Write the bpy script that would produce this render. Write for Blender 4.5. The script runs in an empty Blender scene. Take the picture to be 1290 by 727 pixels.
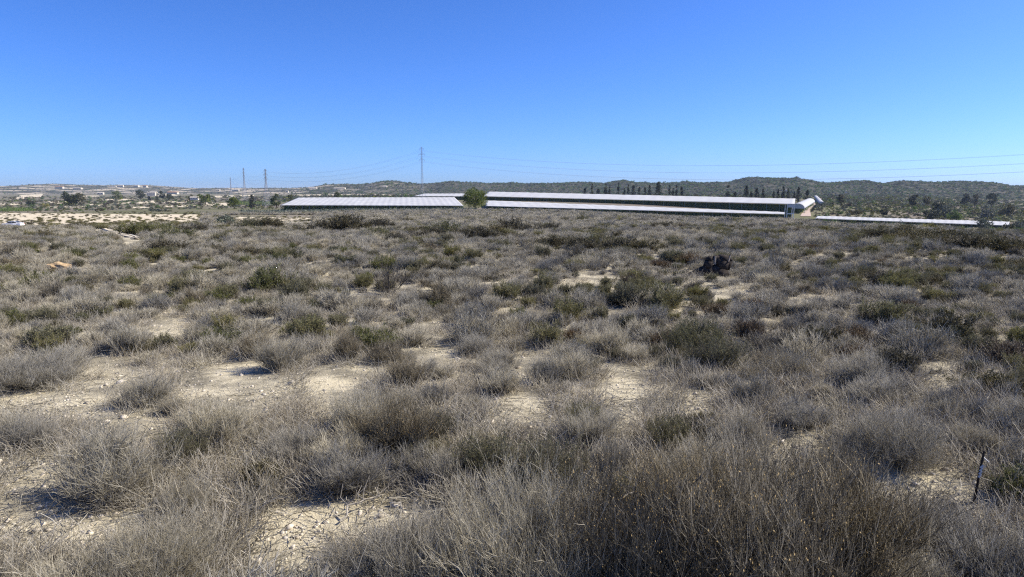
import bpy, math, random
import numpy as np
from mathutils import Vector, Matrix

rng = np.random.default_rng(11)
random.seed(5)
S = bpy.context.scene
COL = S.collection
R = math.radians

# ------------------------------------------------------------------ camera, sky, sun, exposure
EYE = 2.2
F = 856.0                      # focal length in photo pixels
P = math.atan(123.0 / F)       # camera pitch below the horizon
cam = bpy.data.cameras.new('camera')
cam.sensor_width = 36.0
cam.lens = 36.0 * F / 1290.0
cam.clip_start = 0.05
cam.clip_end = 60000
cam_o = bpy.data.objects.new('camera', cam)
COL.objects.link(cam_o)
cam_o.location = (0, 0, EYE)
cam_o.rotation_euler = (R(90) - P, 0, 0)
S.camera = cam_o

SUN_AZ, SUN_EL = 80.0, 40.0    # azimuth clockwise from the view direction
w = bpy.data.worlds.new('World')
S.world = w
w.use_nodes = True
wn = w.node_tree
sky = wn.nodes.new('ShaderNodeTexSky')
sky.sky_type = 'NISHITA'
sky.sun_disc = False
sky.sun_elevation = R(SUN_EL)
sky.sun_rotation = R(SUN_AZ)
sky.altitude = 200
sky.air_density = 0.7
sky.dust_density = 0.7
sky.ozone_density = 6.0
bg = wn.nodes['Background']
bg.inputs[1].default_value = 0.084
tint = wn.nodes.new('ShaderNodeMix'); tint.data_type = 'RGBA'; tint.blend_type = 'MULTIPLY'
tint.inputs[0].default_value = 1.0
tint.inputs[7].default_value = (.84, 1.04, 1.50, 1)      # one even white balance over the whole sky
wn.links.new(sky.outputs[0], tint.inputs[6])
hsv = wn.nodes.new('ShaderNodeHueSaturation')
hsv.inputs['Saturation'].default_value = 1.05
wn.links.new(tint.outputs[2], hsv.inputs['Color'])
wn.links.new(hsv.outputs[0], bg.inputs[0])

sl = bpy.data.lights.new('sun', 'SUN')
sl.energy = 5.0
sl.angle = R(0.53)
sl.color = (1.0, 0.92, 0.79)
so = bpy.data.objects.new('sun', sl)
COL.objects.link(so)
sd = Vector((math.sin(R(SUN_AZ)) * math.cos(R(SUN_EL)), math.cos(R(SUN_AZ)) * math.cos(R(SUN_EL)), math.sin(R(SUN_EL))))
so.rotation_euler = (-sd).to_track_quat('-Z', 'Y').to_euler()
so.location = (0, 0, 60)

S.view_settings.view_transform = 'Standard'
S.view_settings.look = 'None'
S.view_settings.exposure = 0.70
S.view_settings.gamma = 1.0
S.render.engine = 'CYCLES'
S.cycles.max_bounces = 6
S.cycles.diffuse_bounces = 3
S.cycles.transparent_max_bounces = 4
S.cycles.volume_bounces = 0
S.cycles.use_denoising = False
S.cycles.filter_width = 1.25

# ------------------------------------------------------------------ terrain
COLX = np.array([0., 335., 470., 645., 970., 1100., 1290.])
ROWS = {
    25:   [316, 316, 316, 316, 316, 316, 316],
    40:   [300, 300, 300, 300, 300, 300, 301],
    60:   [293, 291.5, 291, 290, 290.5, 292, 296],
    90:   [289.5, 286.5, 285, 284, 284.5, 287, 293.5],
    150:  [287, 283, 280.5, 278.5, 281, 288, 297],
    250:  [280, 278, 273, 271, 278, 286, 294],
    380:  [273, 270, 267, 265.5, 277, 283, 291],
    480:  [269, 266, 264.5, 263.5, 276, 280, 287],
    560:  [267, 264, 259, 260, 266.5, 275, 284],
    660:  [265, 262, 252, 255, 259, 267, 279],
    850:  [260, 259, 250, 251, 254.5, 259.5, 270],
    1200: [256, 254, 248.5, 247, 249.5, 253, 262],
    1800: [250, 249, 246.5, 245.5, 246, 247.5, 254],
    2800: [246, 245.5, 244.5, 244, 244, 244.5, 247],
    4500: [243.2, 243, 242.5, 242.5, 242.5, 242.7, 243.2],
    8000: [241.4] * 7,
    30000: [240.4] * 7,
}
YK = np.array(sorted(ROWS), float)
LYK = np.log(YK)
RT = np.array([ROWS[int(k)] for k in YK], float)
TT = np.tan(P - np.arctan((363.0 - RT) / F))          # tan(depression)

_ph = np.random.default_rng(3).uniform(0, 6.28, (40, 3))
def waves(x, y, lam, n, k0):
    out = np.zeros_like(x)
    for i in range(n):
        a, ph, ll = _ph[k0 + i, 0], _ph[k0 + i, 1], lam * (0.7 + 0.6 * _ph[k0 + i, 2] / 6.28)
        out = out + np.sin((x * math.cos(a) + y * math.sin(a)) * 6.283 / ll + ph)
    return out / n

def ground_z(x, y):
    x = np.asarray(x, float); y = np.asarray(y, float)
    yc = np.clip(y, 25.0, 30000.0)
    px = np.clip(645 + F * x / (yc * math.cos(P) ** -1) * 1.0, 0, 1290) if False else np.clip(645 + F * x / yc / math.cos(P), -0, 1290)
    ly = np.log(yc)
    j = np.clip(np.searchsorted(LYK, ly, side='right') - 1, 0, len(LYK) - 2)
    t = (ly - LYK[j]) / (LYK[j + 1] - LYK[j])
    i = np.clip(np.searchsorted(COLX, px, side='right') - 1, 0, len(COLX) - 2)
    s = (px - COLX[i]) / (COLX[i + 1] - COLX[i])
    s = s * s * (3 - 2 * s)
    v = (TT[j, i] * (1 - s) + TT[j, i + 1] * s) * (1 - t) + (TT[j + 1, i] * (1 - s) + TT[j + 1, i + 1] * s) * t
    z = EYE - v * yc
    z = np.where(y < 25, np.minimum(z, 0.0) * 0 + (EYE - TT[0, 0] * 25.0) * np.clip(y / 25.0, 0, 1), z)
    d = np.hypot(x, y)
    near = np.exp(-d / 60.0)
    z = z + near * (0.10 * waves(x, y, 3.4, 6, 0) + 0.05 * waves(x, y, 1.3, 6, 6)) + 0.13 * np.exp(-d / 200) * waves(x, y, 11.0, 5, 12)
    z = z + np.clip((d - 600) / 1500, 0, 1) * 0.8 * waves(x, y, 160.0, 6, 20)
    return z

def gz(x, y):
    return float(ground_z(np.array([x]), np.array([y]))[0])

def at(px, row, Y):
    """point on the sight line of a photo pixel at forward distance Y"""
    u, v = (px - 645.0) / F, (363.5 - row) / F
    k = Y / (math.cos(P) + math.sin(P) * v)
    return Vector((u * k, Y, EYE + k * (-math.sin(P) + math.cos(P) * v)))

_YS = np.exp(np.linspace(math.log(1.8), math.log(9000), 1500))
def on_ground(px, row):
    u, v = (px - 645.0) / F, (363.5 - row) / F
    k = _YS / (math.cos(P) + math.sin(P) * v)
    g = ground_z(u * k, _YS)
    below = EYE + k * (-math.sin(P) + math.cos(P) * v) <= g
    n = int(np.argmax(below)) if below.any() else len(_YS) - 1
    return Vector((u * k[n], _YS[n], g[n]))

def to_px(x, y, z):
    """photo pixel of world points (numpy)"""
    dz = z - EYE
    dep = y * math.cos(P) - dz * math.sin(P)
    up = y * math.sin(P) + dz * math.cos(P)
    dep = np.maximum(dep, 0.05)
    return 645 + F * x / dep, 363.5 - F * up / dep, dep

# ------------------------------------------------------------------ helpers
def tag(o, label=None, cat=None, group=None, kind=None):
    if label: o['label'] = label
    if cat: o['category'] = cat
    if group: o['group'] = group
    if kind: o['kind'] = kind
    return o

def empty(name, loc=(0, 0, 0), rz=0.0):
    o = bpy.data.objects.new(name, None)
    o.empty_display_size = 0.2
    o.location = loc
    o.rotation_euler = (0, 0, rz)
    COL.objects.link(o)
    return o

def mesh_np(name, V, faces, mat=None, smooth=False, attr=None):
    """faces: (n,k) int array or list of such"""
    fl = faces if isinstance(faces, list) else [faces]
    fl = [f for f in fl if len(f)]
    me = bpy.data.meshes.new(name)
    V = np.asarray(V, np.float32)
    me.vertices.add(len(V)); me.vertices.foreach_set('co', V.ravel())
    tot = sum(f.size for f in fl); nf = sum(len(f) for f in fl)
    me.loops.add(tot); me.polygons.add(nf)
    me.loops.foreach_set('vertex_index', np.concatenate([f.ravel() for f in fl]).astype(np.int32))
    st = []; off = 0
    for f in fl:
        k = f.shape[1]
        st.append(off + np.arange(len(f)) * k); off += f.size
    me.polygons.foreach_set('loop_start', np.concatenate(st).astype(np.int32))
    if smooth:
        me.polygons.foreach_set('use_smooth', np.ones(nf, bool))
    if attr is not None:
        a = me.attributes.new('tint', 'FLOAT', 'POINT')
        a.data.foreach_set('value', np.asarray(attr, np.float32))
    me.update(calc_edges=True)
    me.validate()
    if mat: me.materials.append(mat)
    return me

def link(name, me, parent=None, loc=None):
    o = bpy.data.objects.new(name, me)
    COL.objects.link(o)
    if parent: o.parent = parent
    if loc is not None: o.location = loc
    return o

class MB:
    """collects simple solids into one mesh"""
    def __init__(self): self.v = []; self.f = []
    def add(self, vs, fs):
        b = len(self.v); self.v += [tuple(p) for p in vs]; self.f += [tuple(i + b for i in q) for q in fs]
    def box(self, c, s, rz=0.0):
        cx, cy, cz = c; hx, hy, hz = s[0] / 2, s[1] / 2, s[2] / 2
        ca, sa = math.cos(rz), math.sin(rz)
        vs = []
        for dz in (-hz, hz):
            for dx, dy in ((-hx, -hy), (hx, -hy), (hx, hy), (-hx, hy)):
                vs.append((cx + dx * ca - dy * sa, cy + dx * sa + dy * ca, cz + dz))
        self.add(vs, [(3, 2, 1, 0), (4, 5, 6, 7), (0, 1, 5, 4), (1, 2, 6, 5), (2, 3, 7, 6), (3, 0, 4, 7)])
    def bar(self, a, b, r0, r1=None, n=4):
        a, b = Vector(a), Vector(b); r1 = r0 if r1 is None else r1
        d = (b - a).normalized()
        e = d.orthogonal().normalized(); g = d.cross(e)
        vs = []
        for p, r in ((a, r0), (b, r1)):
            for k in range(n):
                t = 2 * math.pi * (k + .5) / n
                vs.append(p + e * math.cos(t) * r + g * math.sin(t) * r)
        fs = [(k, (k + 1) % n, n + (k + 1) % n, n + k) for k in range(n)]
        fs += [tuple(range(n))[::-1], tuple(range(n, 2 * n))]
        self.add(vs, fs)
    def tube(self, pts, rs, n=6):
        for i in range(len(pts) - 1):
            self.bar(pts[i], pts[i + 1], rs[i], rs[i + 1], n)
    def prism(self, prof, x0, x1):
        """profile of (y,z) points swept from x0 to x1"""
        n = len(prof)
        vs = [(x0, y, z) for y, z in prof] + [(x1, y, z) for y, z in prof]
        fs = [(k, (k + 1) % n, n + (k + 1) % n, n + k) for k in range(n)] + [tuple(range(n))[::-1], tuple(range(n, 2 * n))]
        self.add(vs, fs)
    def mesh(self, name, mat, smooth=False):
        me = bpy.data.meshes.new(name)
        me.from_pydata(self.v, [], self.f)
        if mat: me.materials.append(mat)
        if smooth:
            for p in me.polygons: p.use_smooth = True
        me.update()
        return me
    def obj(self, name, mat, parent=None, smooth=False, bevel=0):
        o = link(name, self.mesh(name, mat, smooth), parent)
        if bevel:
            m = o.modifiers.new('bevel', 'BEVEL'); m.width = bevel; m.segments = 2; m.limit_method = 'ANGLE'
        return o

# ------------------------------------------------------------------ materials
def nodes(name, rough=0.85, spec=0.25):
    m = bpy.data.materials.new(name); m.use_nodes = True
    nt = m.node_tree; b = nt.nodes['Principled BSDF']
    b.inputs['Roughness'].default_value = rough
    b.inputs['Specular IOR Level'].default_value = spec
    return m, nt, b

def N(nt, t, **kw):
    n = nt.nodes.new(t)
    for k, v in kw.items():
        if k.startswith('i_'):
            n.inputs[int(k[2:]) if k[2:].isdigit() else k[2:]].default_value = v
        else: setattr(n, k, v)
    return n

def ramp(nt, fac, stops):
    n = nt.nodes.new('ShaderNodeValToRGB')
    el = n.color_ramp.elements
    while len(el) < len(stops): el.new(0.5)
    for e, (p, c) in zip(el, stops):
        e.position = p; e.color = (*c, 1) if len(c) == 3 else c
    nt.links.new(fac, n.inputs[0])
    return n.outputs[0]

def noise(nt, scale, detail=4, coord='Object', rough=0.55):
    tc = nt.nodes.new('ShaderNodeTexCoord')
    n = N(nt, 'ShaderNodeTexNoise'); n.inputs['Scale'].default_value = scale
    n.inputs['Detail'].default_value = detail; n.inputs['Roughness'].default_value = rough
    nt.links.new(tc.outputs[coord], n.inputs['Vector'])
    return n.outputs[0]

def mixc(nt, fac, a, b, mode='MIX'):
    n = nt.nodes.new('ShaderNodeMix'); n.data_type = 'RGBA'; n.blend_type = mode
    for s, v in ((0, fac), (6, a), (7, b)):
        if hasattr(v, 'is_output'): nt.links.new(v, n.inputs[s])
        elif s == 0: n.inputs[0].default_value = v
        else: n.inputs[s].default_value = (*v, 1)
    return n.outputs[2]

def math_n(nt, op, a, b):
    n = nt.nodes.new('ShaderNodeMath'); n.operation = op
    for s, v in ((0, a), (1, b)):
        if hasattr(v, 'is_output'): nt.links.new(v, n.inputs[s])
        else: n.inputs[s].default_value = v
    return n.outputs[0]

def flat(name, c, rough=0.7, spec=0.3, var=0.12, scale=3.0):
    m, nt, b = nodes(name, rough, spec)
    f = noise(nt, scale, 5)
    col = ramp(nt, f, [(0.3, tuple(x * (1 - var) for x in c)), (0.7, tuple(min(1, x * (1 + var)) for x in c))])
    nt.links.new(col, b.inputs['Base Color'])
    return m

def twig_mat(name, stops, vary=0.35, trans=0.0):
    """colour from the per-twig tint attribute, varied from plant to plant"""
    m, nt, b = nodes(name, 0.75, 0.3)
    at_ = N(nt, 'ShaderNodeAttribute', attribute_name='tint')
    oi = nt.nodes.new('ShaderNodeObjectInfo')
    c = ramp(nt, at_.outputs['Fac'], stops)
    k = math_n(nt, 'ADD', math_n(nt, 'MULTIPLY', oi.outputs['Random'], vary), 1 - vary / 2)
    hs = nt.nodes.new('ShaderNodeHueSaturation')
    nt.links.new(c, hs.inputs['Color']); nt.links.new(k, hs.inputs['Value'])
    nt.links.new(math_n(nt, 'ADD', math_n(nt, 'MULTIPLY', oi.outputs['Random'], 0.5), 0.75), hs.inputs['Saturation'])
    nt.links.new(hs.outputs[0], b.inputs['Base Color'])
    if trans:
        tr = nt.nodes.new('ShaderNodeBsdfTranslucent')
        nt.links.new(hs.outputs[0], tr.inputs[0])
        ms = nt.nodes.new('ShaderNodeMixShader'); ms.inputs[0].default_value = trans
        out = nt.nodes['Material Output']
        nt.links.new(b.outputs[0], ms.inputs[1]); nt.links.new(tr.outputs[0], ms.inputs[2])
        nt.links.new(ms.outputs[0], out.inputs[0])
    return m

M = {}
M['twig'] = twig_mat('grey_twigs', [(0, (.085, .073, .05)), (.45, (.25, .228, .172)), (1, (.52, .485, .40))])
M['twig_dark'] = twig_mat('brown_twigs', [(0, (.03, .024, .015)), (.55, (.095, .08, .052)), (1, (.38, .34, .26))])
M['stem'] = twig_mat('old_stems', [(0, (.05, .04, .03)), (1, (.17, .15, .12))])
M['straw'] = twig_mat('straw_twigs', [(0, (.20, .17, .12)), (1, (.52, .48, .40))])
M['olive'] = twig_mat('olive_sprigs', [(0, (.08, .077, .034)), (.5, (.165, .158, .068)), (1, (.31, .29, .14))], .4, .25)
M['green'] = twig_mat('green_leaves', [(0, (.05, .06, .018)), (.5, (.11, .125, .032)), (1, (.21, .21, .065))], .4, .25)
M['dark'] = twig_mat('dark_leaves', [(0, (.036, .034, .016)), (.5, (.083, .074, .033)), (1, (.17, .145, .07))], .5, .2)
M['rust'] = twig_mat('rusty_leaves', [(0, (.05, .032, .016)), (.5, (.12, .075, .035)), (1, (.22, .15, .08))], .4, .2)
M['seed'] = flat('ochre_seeds', (.42, .30, .13))
M['pine'] = twig_mat('pine_needles', [(0, (.05, .065, .018)), (.5, (.10, .125, .03)), (1, (.19, .21, .06))], .3, .25)
M['cypress'] = twig_mat('cypress_leaves', [(0, (.018, .024, .014)), (.5, (.03, .038, .02)), (1, (.055, .06, .03))], .3, .1)
M['bluegreen'] = twig_mat('grey_green_leaves', [(0, (.05, .06, .045)), (.5, (.11, .125, .095)), (1, (.21, .23, .18))], .3, .2)
M['vine'] = twig_mat('vine_leaves', [(0, (.045, .08, .024)), (.5, (.09, .15, .043)), (1, (.15, .22, .07))], .3, .2)
M['crop'] = twig_mat('bright_crop', [(0, (.06, .10, .015)), (.5, (.11, .17, .025)), (1, (.2, .27, .05))], .3, .25)
M['bark'] = flat('bark', (.12, .09, .065), .9, .1, .3, 6)
M['net'] = flat('white_net', (.43, .435, .44), .9, .1, .16, .12)
M['post'] = flat('pale_post', (.7, .7, .68), .6, .3, .08)
M['steel'] = flat('galvanised_steel', (.30, .31, .33), .45, .5, .1)
M['wire'] = flat('wire', (.30, .31, .34), .5, .5, .05)
M['wall'] = flat('white_wall', (.56, .51, .43), .85, .2, .12, .3)
M['tile'] = flat('clay_roof', (.36, .22, .15), .85, .1, .2, 2)
M['hole'] = flat('dark_window', (.03, .035, .04), .25, .5, .1)
M['paint'] = flat('car_paint', (.78, .79, .80), .25, .5, .03)
M['rubber'] = flat('tyre', (.03, .03, .03), .8, .2, .1)
M['glass'] = flat('car_glass', (.02, .025, .03), .08, .6, .1)
M['lamp'] = flat('lamp_glass', (.6, .55, .5), .15, .6, .05)
M['stump'] = flat('charred_wood', (.040, .034, .030), .95, .03, .6, 18)
M['split'] = flat('grey_wood', (.22, .19, .16), .9, .1, .3, 10)
M['rag'] = flat('white_tape', (.55, .54, .51), .6, .3, .05)
M['rock'] = flat('ochre_rock', (.40, .29, .165), .95, .05, .35, 7)
M['stone'] = twig_mat('pale_stones', [(0, (.33, .29, .22)), (1, (.62, .56, .46))], .4)

def ground_mat():
    m, nt, b = nodes('sandy_ground', 0.95, 0.1)
    n1 = noise(nt, 1.1, 8, rough=.62); n2 = noise(nt, 14, 6, rough=.7); n3 = noise(nt, 90, 3, rough=.7)
    sand = ramp(nt, n2, [(.25, (.44, .385, .26)), (.55, (.56, .50, .355)), (.8, (.66, .60, .46))])
    litter = ramp(nt, n3, [(.3, (.13, .115, .08)), (.55, (.26, .235, .175)), (.8, (.42, .385, .30))])
    k = ramp(nt, n1, [(.44, (0, 0, 0)), (.60, (1, 1, 1))])
    near = mixc(nt, k, sand, litter)
    speck = ramp(nt, n3, [(.60, (0, 0, 0)), (.70, (1, 1, 1))])
    near = mixc(nt, math_n(nt, 'MULTIPLY', speck, .55), near, (.22, .19, .15))
    # far country: broad patches of scrub, tilled and bare earth
    f1 = noise(nt, .006, 6, rough=.6); f2 = noise(nt, .05, 6, rough=.65)
    far = ramp(nt, f2, [(.3, (.11, .095, .07)), (.5, (.19, .16, .125)), (.62, (.22, .185, .135)), (.75, (.30, .255, .185))])
    far = mixc(nt, ramp(nt, f1, [(.42, (0, 0, 0)), (.58, (1, 1, 1))]), far, (.125, .125, .06))
    ge = nt.nodes.new('ShaderNodeNewGeometry')
    ln = N(nt, 'ShaderNodeVectorMath', operation='LENGTH'); nt.links.new(ge.outputs['Position'], ln.inputs[0])
    mr = N(nt, 'ShaderNodeMapRange'); mr.inputs[1].default_value = 130; mr.inputs[2].default_value = 420
    nt.links.new(ln.outputs['Value'], mr.inputs[0])
    col = mixc(nt, mr.outputs[0], near, far)
    nt.links.new(col, b.inputs['Base Color'])
    bp = nt.nodes.new('ShaderNodeBump'); bp.inputs['Strength'].default_value = .55; bp.inputs['Distance'].default_value = .03
    nt.links.new(math_n(nt, 'ADD', n3, math_n(nt, 'MULTIPLY', n2, 2.0)), bp.inputs['Height'])
    nt.links.new(bp.outputs[0], b.inputs['Normal'])
    return m
M['ground'] = ground_mat()

def earth(name, c, scale=.4, spots=None):
    m, nt, b = nodes(name, .95, .1)
    n1 = noise(nt, scale, 8, rough=.65)
    col = ramp(nt, n1, [(.3, tuple(x * .78 for x in c)), (.55, c), (.75, tuple(min(1, x * 1.15) for x in c))])
    nt.links.new(col, b.inputs['Base Color'])
    return m
M['cream'] = earth('cream_earth', (.60, .52, .37), .25)
M['pinkish'] = earth('pink_dust', (.44, .35, .29), .3)
M['pale'] = earth('pale_track', (.66, .58, .44), .6)

def hill_mat():
    m, nt, b = nodes('wooded_hills', .95, .05)
    n1 = noise(nt, .02, 8, rough=.7); n2 = noise(nt, .003, 5, rough=.6)
    c1 = ramp(nt, n1, [(.38, (.025, .03, .017)), (.55, (.07, .066, .045)), (.72, (.15, .13, .10))])
    # farmland on the low western slopes: bands of pale tilled earth
    ge = nt.nodes.new('ShaderNodeNewGeometry'); sx = nt.nodes.new('ShaderNodeSeparateXYZ')
    nt.links.new(ge.outputs['Position'], sx.inputs[0])
    mr = N(nt, 'ShaderNodeMapRange'); mr.inputs[1].default_value = -300; mr.inputs[2].default_value = -1300
    nt.links.new(sx.outputs[0], mr.inputs[0])
    tc = nt.nodes.new('ShaderNodeTexCoord'); mp = nt.nodes.new('ShaderNodeMapping'); mp.inputs['Scale'].default_value = (.004, .008, .07)
    nt.links.new(tc.outputs['Object'], mp.inputs[0])
    n3 = N(nt, 'ShaderNodeTexNoise'); n3.inputs['Scale'].default_value = 1.0; n3.inputs['Detail'].default_value = 5
    nt.links.new(mp.outputs[0], n3.inputs['Vector'])
    pale = ramp(nt, n3.outputs[0], [(.50, (0, 0, 0)), (.56, (1, 1, 1))])
    c2 = mixc(nt, math_n(nt, 'MULTIPLY', pale, mr.outputs[0]), c1, (.42, .36, .27))
    nt.links.new(c2, b.inputs['Base Color'])
    return m
M['hill'] = hill_mat()

# ------------------------------------------------------------------ ground sheet
def build_ground():
    fr = np.linspace(-52, 52, 521)
    back = np.linspace(52, 308, 97)[1:-1]
    ang = np.radians(np.concatenate([fr, back]))
    r = np.concatenate([[0.0], np.exp(np.linspace(math.log(.6), math.log(20000), 560))])
    A, RR = np.meshgrid(ang, r)
    x = RR * np.sin(A); y = RR * np.cos(A)
    z = ground_z(x, y)
    V = np.stack([x, y, z], -1).reshape(-1, 3)
    n = len(ang); m = len(r)
    i, j = np.meshgrid(np.arange(m - 1), np.arange(n), indexing='ij')
    i = i.ravel(); j = j.ravel(); k = (j + 1) % n
    q = np.stack([i * n + j, i * n + k, (i + 1) * n + k, (i + 1) * n + j], -1)[:, ::-1]
    # the innermost ring collapses to one point
    tri = q[i == 0]; q = q[i > 0]
    V[:n] = V[0]
    o = link('ground', mesh_np('ground', V, [q, tri], M['ground'], True))
    tag(o, kind='structure')
build_ground()

# ------------------------------------------------------------------ hills along the skyline
SKY_X = [-500, -300, -120, 0, 30, 60, 75, 85, 110, 140, 160, 185, 215, 240, 260, 300, 320, 345, 370, 400, 412, 425, 450, 470, 480, 487, 500,
         515, 530, 545, 560, 570, 580, 600, 620, 650, 660, 700, 730, 745, 760, 775, 785, 795, 815, 840, 855, 862, 870, 890, 920, 930, 943,
         955, 975, 1000, 1010, 1025, 1040, 1060, 1075, 1085, 1095, 1105, 1120, 1130, 1150, 1175, 1188, 1210, 1235, 1250, 1265, 1290, 1400, 1550, 1800]
SKY_R = [233, 231, 234, 234.5, 233.5, 232, 231, 231.5, 232.5, 233, 232.5, 232.5, 234.5, 236.5, 236.5, 236, 236.5, 236, 236.5, 235, 232.5, 231.5, 231.5, 230.5, 228.5, 227.5, 227.5,
         230, 231, 230.5, 229, 228, 229, 229.5, 230.5, 230, 231, 230.5, 229, 229.5, 230.5, 227.5, 227, 229.5, 230.5, 230, 229.5, 228, 229.5, 230, 229, 225.5, 222.8,
         223.6, 224, 224.5, 226.5, 229.5, 230.5, 228.8, 227, 227.5, 231, 231.8, 229.5, 227.5, 228.5, 230, 228.5, 228, 229.5, 232.5, 234, 234.5, 231, 229, 233]
def crest_y(px): return np.interp(px, [0, 300, 500, 900, 1290], [5200, 5200, 3800, 3000, 3000])
HILL = {}
def build_hills():
    px = np.arange(-500, 1801, 2.5)
    row = np.interp(px, SKY_X, SKY_R) + .7
    cy = crest_y(px)
    u = np.linspace(0, 1, 34)            # from the near foot over the crest to the far foot
    U, PX = np.meshgrid(u, px, indexing='ij')
    CY = np.broadcast_to(cy, U.shape); ROWc = np.broadcast_to(row, U.shape)
    Y = CY * (.72 + .62 * U)
    tc = np.tan(P - np.arctan((363.5 - ROWc) / F))
    crest = EYE - tc * CY
    X = (PX - 645) / F * CY * math.cos(P)
    X = X * (.86 + .32 * U) / (.86 + .32 * .45)
    g = np.minimum(ground_z(X, Y), EYE - 18) - 6
    s = np.where(U < .4516, np.sin(np.clip(U / .4516, 0, 1) * math.pi / 2) ** 1.35, np.cos(np.clip((U - .4516) / .5484, 0, 1) * math.pi / 2) ** 1.2)
    Z = g + (crest - g) * s
    # gullies and spurs on the near slope, none at the crest line
    mid = np.sin(np.clip(U / .45, 0, 1) * math.pi) * (U < .45)
    Z = Z + mid * 7 * (waves(X, Y * .3, 260, 6, 0) + .6 * waves(X, Y, 110, 6, 8))
    V = np.stack([X, Y, Z], -1).reshape(-1, 3)
    m, n = U.shape
    i, j = np.meshgrid(np.arange(m - 1), np.arange(n - 1), indexing='ij'); i = i.ravel(); j = j.ravel()
    q = np.stack([i * n + j, i * n + j + 1, (i + 1) * n + j + 1, (i + 1) * n + j], -1)
    o = link('hills', mesh_np('hills', V, q, M['hill'], True))
    tag(o, kind='structure')
    HILL['V'] = np.stack([X, Y, Z], -1); HILL['U'] = U
build_hills()

def sheet(name, quad, mat, lift, nu=24, nv=8, ragged=0.0):
    """a patch of ground following the terrain; quad = four (px,row) corners on the ground or world points"""
    c = [np.array(p if len(p) == 3 else on_ground(*p)) for p in quad]
    s, t = np.meshgrid(np.linspace(0, 1, nu + 1), np.linspace(0, 1, nv + 1), indexing='ij')
    def edge(a, b, k): return a[None, None] * (1 - k[..., None]) + b[None, None] * k[..., None]
    L = edge(c[0], c[1], s); H = edge(c[3], c[2], s)
    Pt = L * (1 - t[..., None]) + H * t[..., None]
    if ragged:
        dx = waves(Pt[..., 0], Pt[..., 1] * 2, ragged * 5, 6, 4); dy = waves(Pt[..., 0] * 2, Pt[..., 1], ragged * 4, 6, 14)
        Pt[..., 0] += ragged * dx * 1.5; Pt[..., 1] += ragged * dy * 1.5
    z = ground_z(Pt[..., 0], Pt[..., 1]) + lift
    V = np.stack([Pt[..., 0], Pt[..., 1], z], -1).reshape(-1, 3)
    n = nv + 1
    i, j = np.meshgrid(np.arange(nu), np.arange(nv), indexing='ij'); i = i.ravel(); j = j.ravel()
    q = np.stack([i * n + j, (i + 1) * n + j, (i + 1) * n + j + 1, i * n + j + 1], -1)
    o = link(name, mesh_np(name, V, q, mat, True))
    tag(o, kind='structure')
    return o

sheet('bare_field', [(-60, 288.5), (262, 277.5), (262, 270.5), (-60, 267)], M['cream'], .06, 40, 16, 1.5)
sheet('bare_field', [(288, 279.5), (398, 276.5), (384, 274), (300, 273.6)], M['cream'], .09, 40, 8, 3.0)
sheet('dirt_track', [(168, 302), (178, 299.5), (128, 286.5), (116, 287.5)], M['pale'], .05, 30, 6, .3)
sheet('bare_field', [(925, 281), (1000, 283), (1000, 281), (925, 279)], M['pale'], .07, 24, 4, .8)
for q in ([(12, 252), (50, 250), (54, 244.5), (24, 246)], [(112, 259.5), (130, 259.5), (131, 257.5), (113, 257.5)],
          [(146, 257), (166, 256.5), (164, 254.5), (148, 254.5)], [(172, 257), (196, 256.5), (194, 253), (176, 253.5)],
          [(160, 263), (188, 262.5), (187, 260.5), (162, 261)], [(206, 261.5), (250, 261), (248, 259), (208, 259.5)],
          [(258, 259.5), (288, 259.5), (288, 256), (260, 255.5)], [(196, 247), (224, 246.5), (216, 244), (202, 244)],
          [(266, 249), (320, 247), (320, 245.6), (266, 247)], [(58, 257), (104, 256), (102, 253.4), (60, 254)], [(0, 259), (26, 258.6), (24, 256.4), (0, 256.6)], [(128, 253.4), (170, 252.8), (168, 250.6), (130, 251)], [(206, 256), (236, 255.6), (234, 253.8), (208, 254)],
          [(60, 262), (110, 261.6), (108, 260), (62, 260.4)], [(104, 248), (126, 247.8), (124, 246.6), (106, 246.8)], [(368, 247.4), (500, 246.9), (505, 245), (372, 245.4)]):
    sheet('fallow_field', q, M['cream'], .35, 14, 5, 2.5)
sheet('dirt_road', [(1008, 273), (1013, 265), (1020, 265), (1022, 273)], M['pinkish'], .3, 24, 6)
sheet('dirt_road', [(1013, 265), (1031, 250), (1037, 250), (1020, 265)], M['pinkish'], .45, 60, 6)

# ------------------------------------------------------------------ plants: mesh generators
def frames(T):
    a = np.zeros_like(T); a[..., 0] = 1
    alt = np.abs(T[..., 0]) > .8
    a[alt] = (0, 1, 0)
    e = np.cross(T, a); e /= np.linalg.norm(e, axis=-1, keepdims=True) + 1e-9
    g = np.cross(T, e)
    return e, g

def tubes(Pts, Rad, sides=3):
    """Pts (n,k,3), Rad (n,k) -> verts, quads"""
    n, k, _ = Pts.shape
    T = np.gradient(Pts, axis=1); T /= np.linalg.norm(T, axis=-1, keepdims=True) + 1e-9
    e, g = frames(T)
    th = 2 * math.pi * np.arange(sides) / sides
    V = Pts[:, :, None] + Rad[:, :, None, None] * (e[:, :, None] * np.cos(th)[None, None, :, None] + g[:, :, None] * np.sin(th)[None, None, :, None])
    b = np.arange(n)[:, None, None] * (k * sides) + np.arange(k - 1)[None, :, None] * sides
    s = np.arange(sides)[None, None]; s2 = (s + 1) % sides
    q = np.stack([b + s, b + s2, b + sides + s2, b + sides + s], -1).reshape(-1, 4)
    return V.reshape(-1, 3), q

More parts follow.
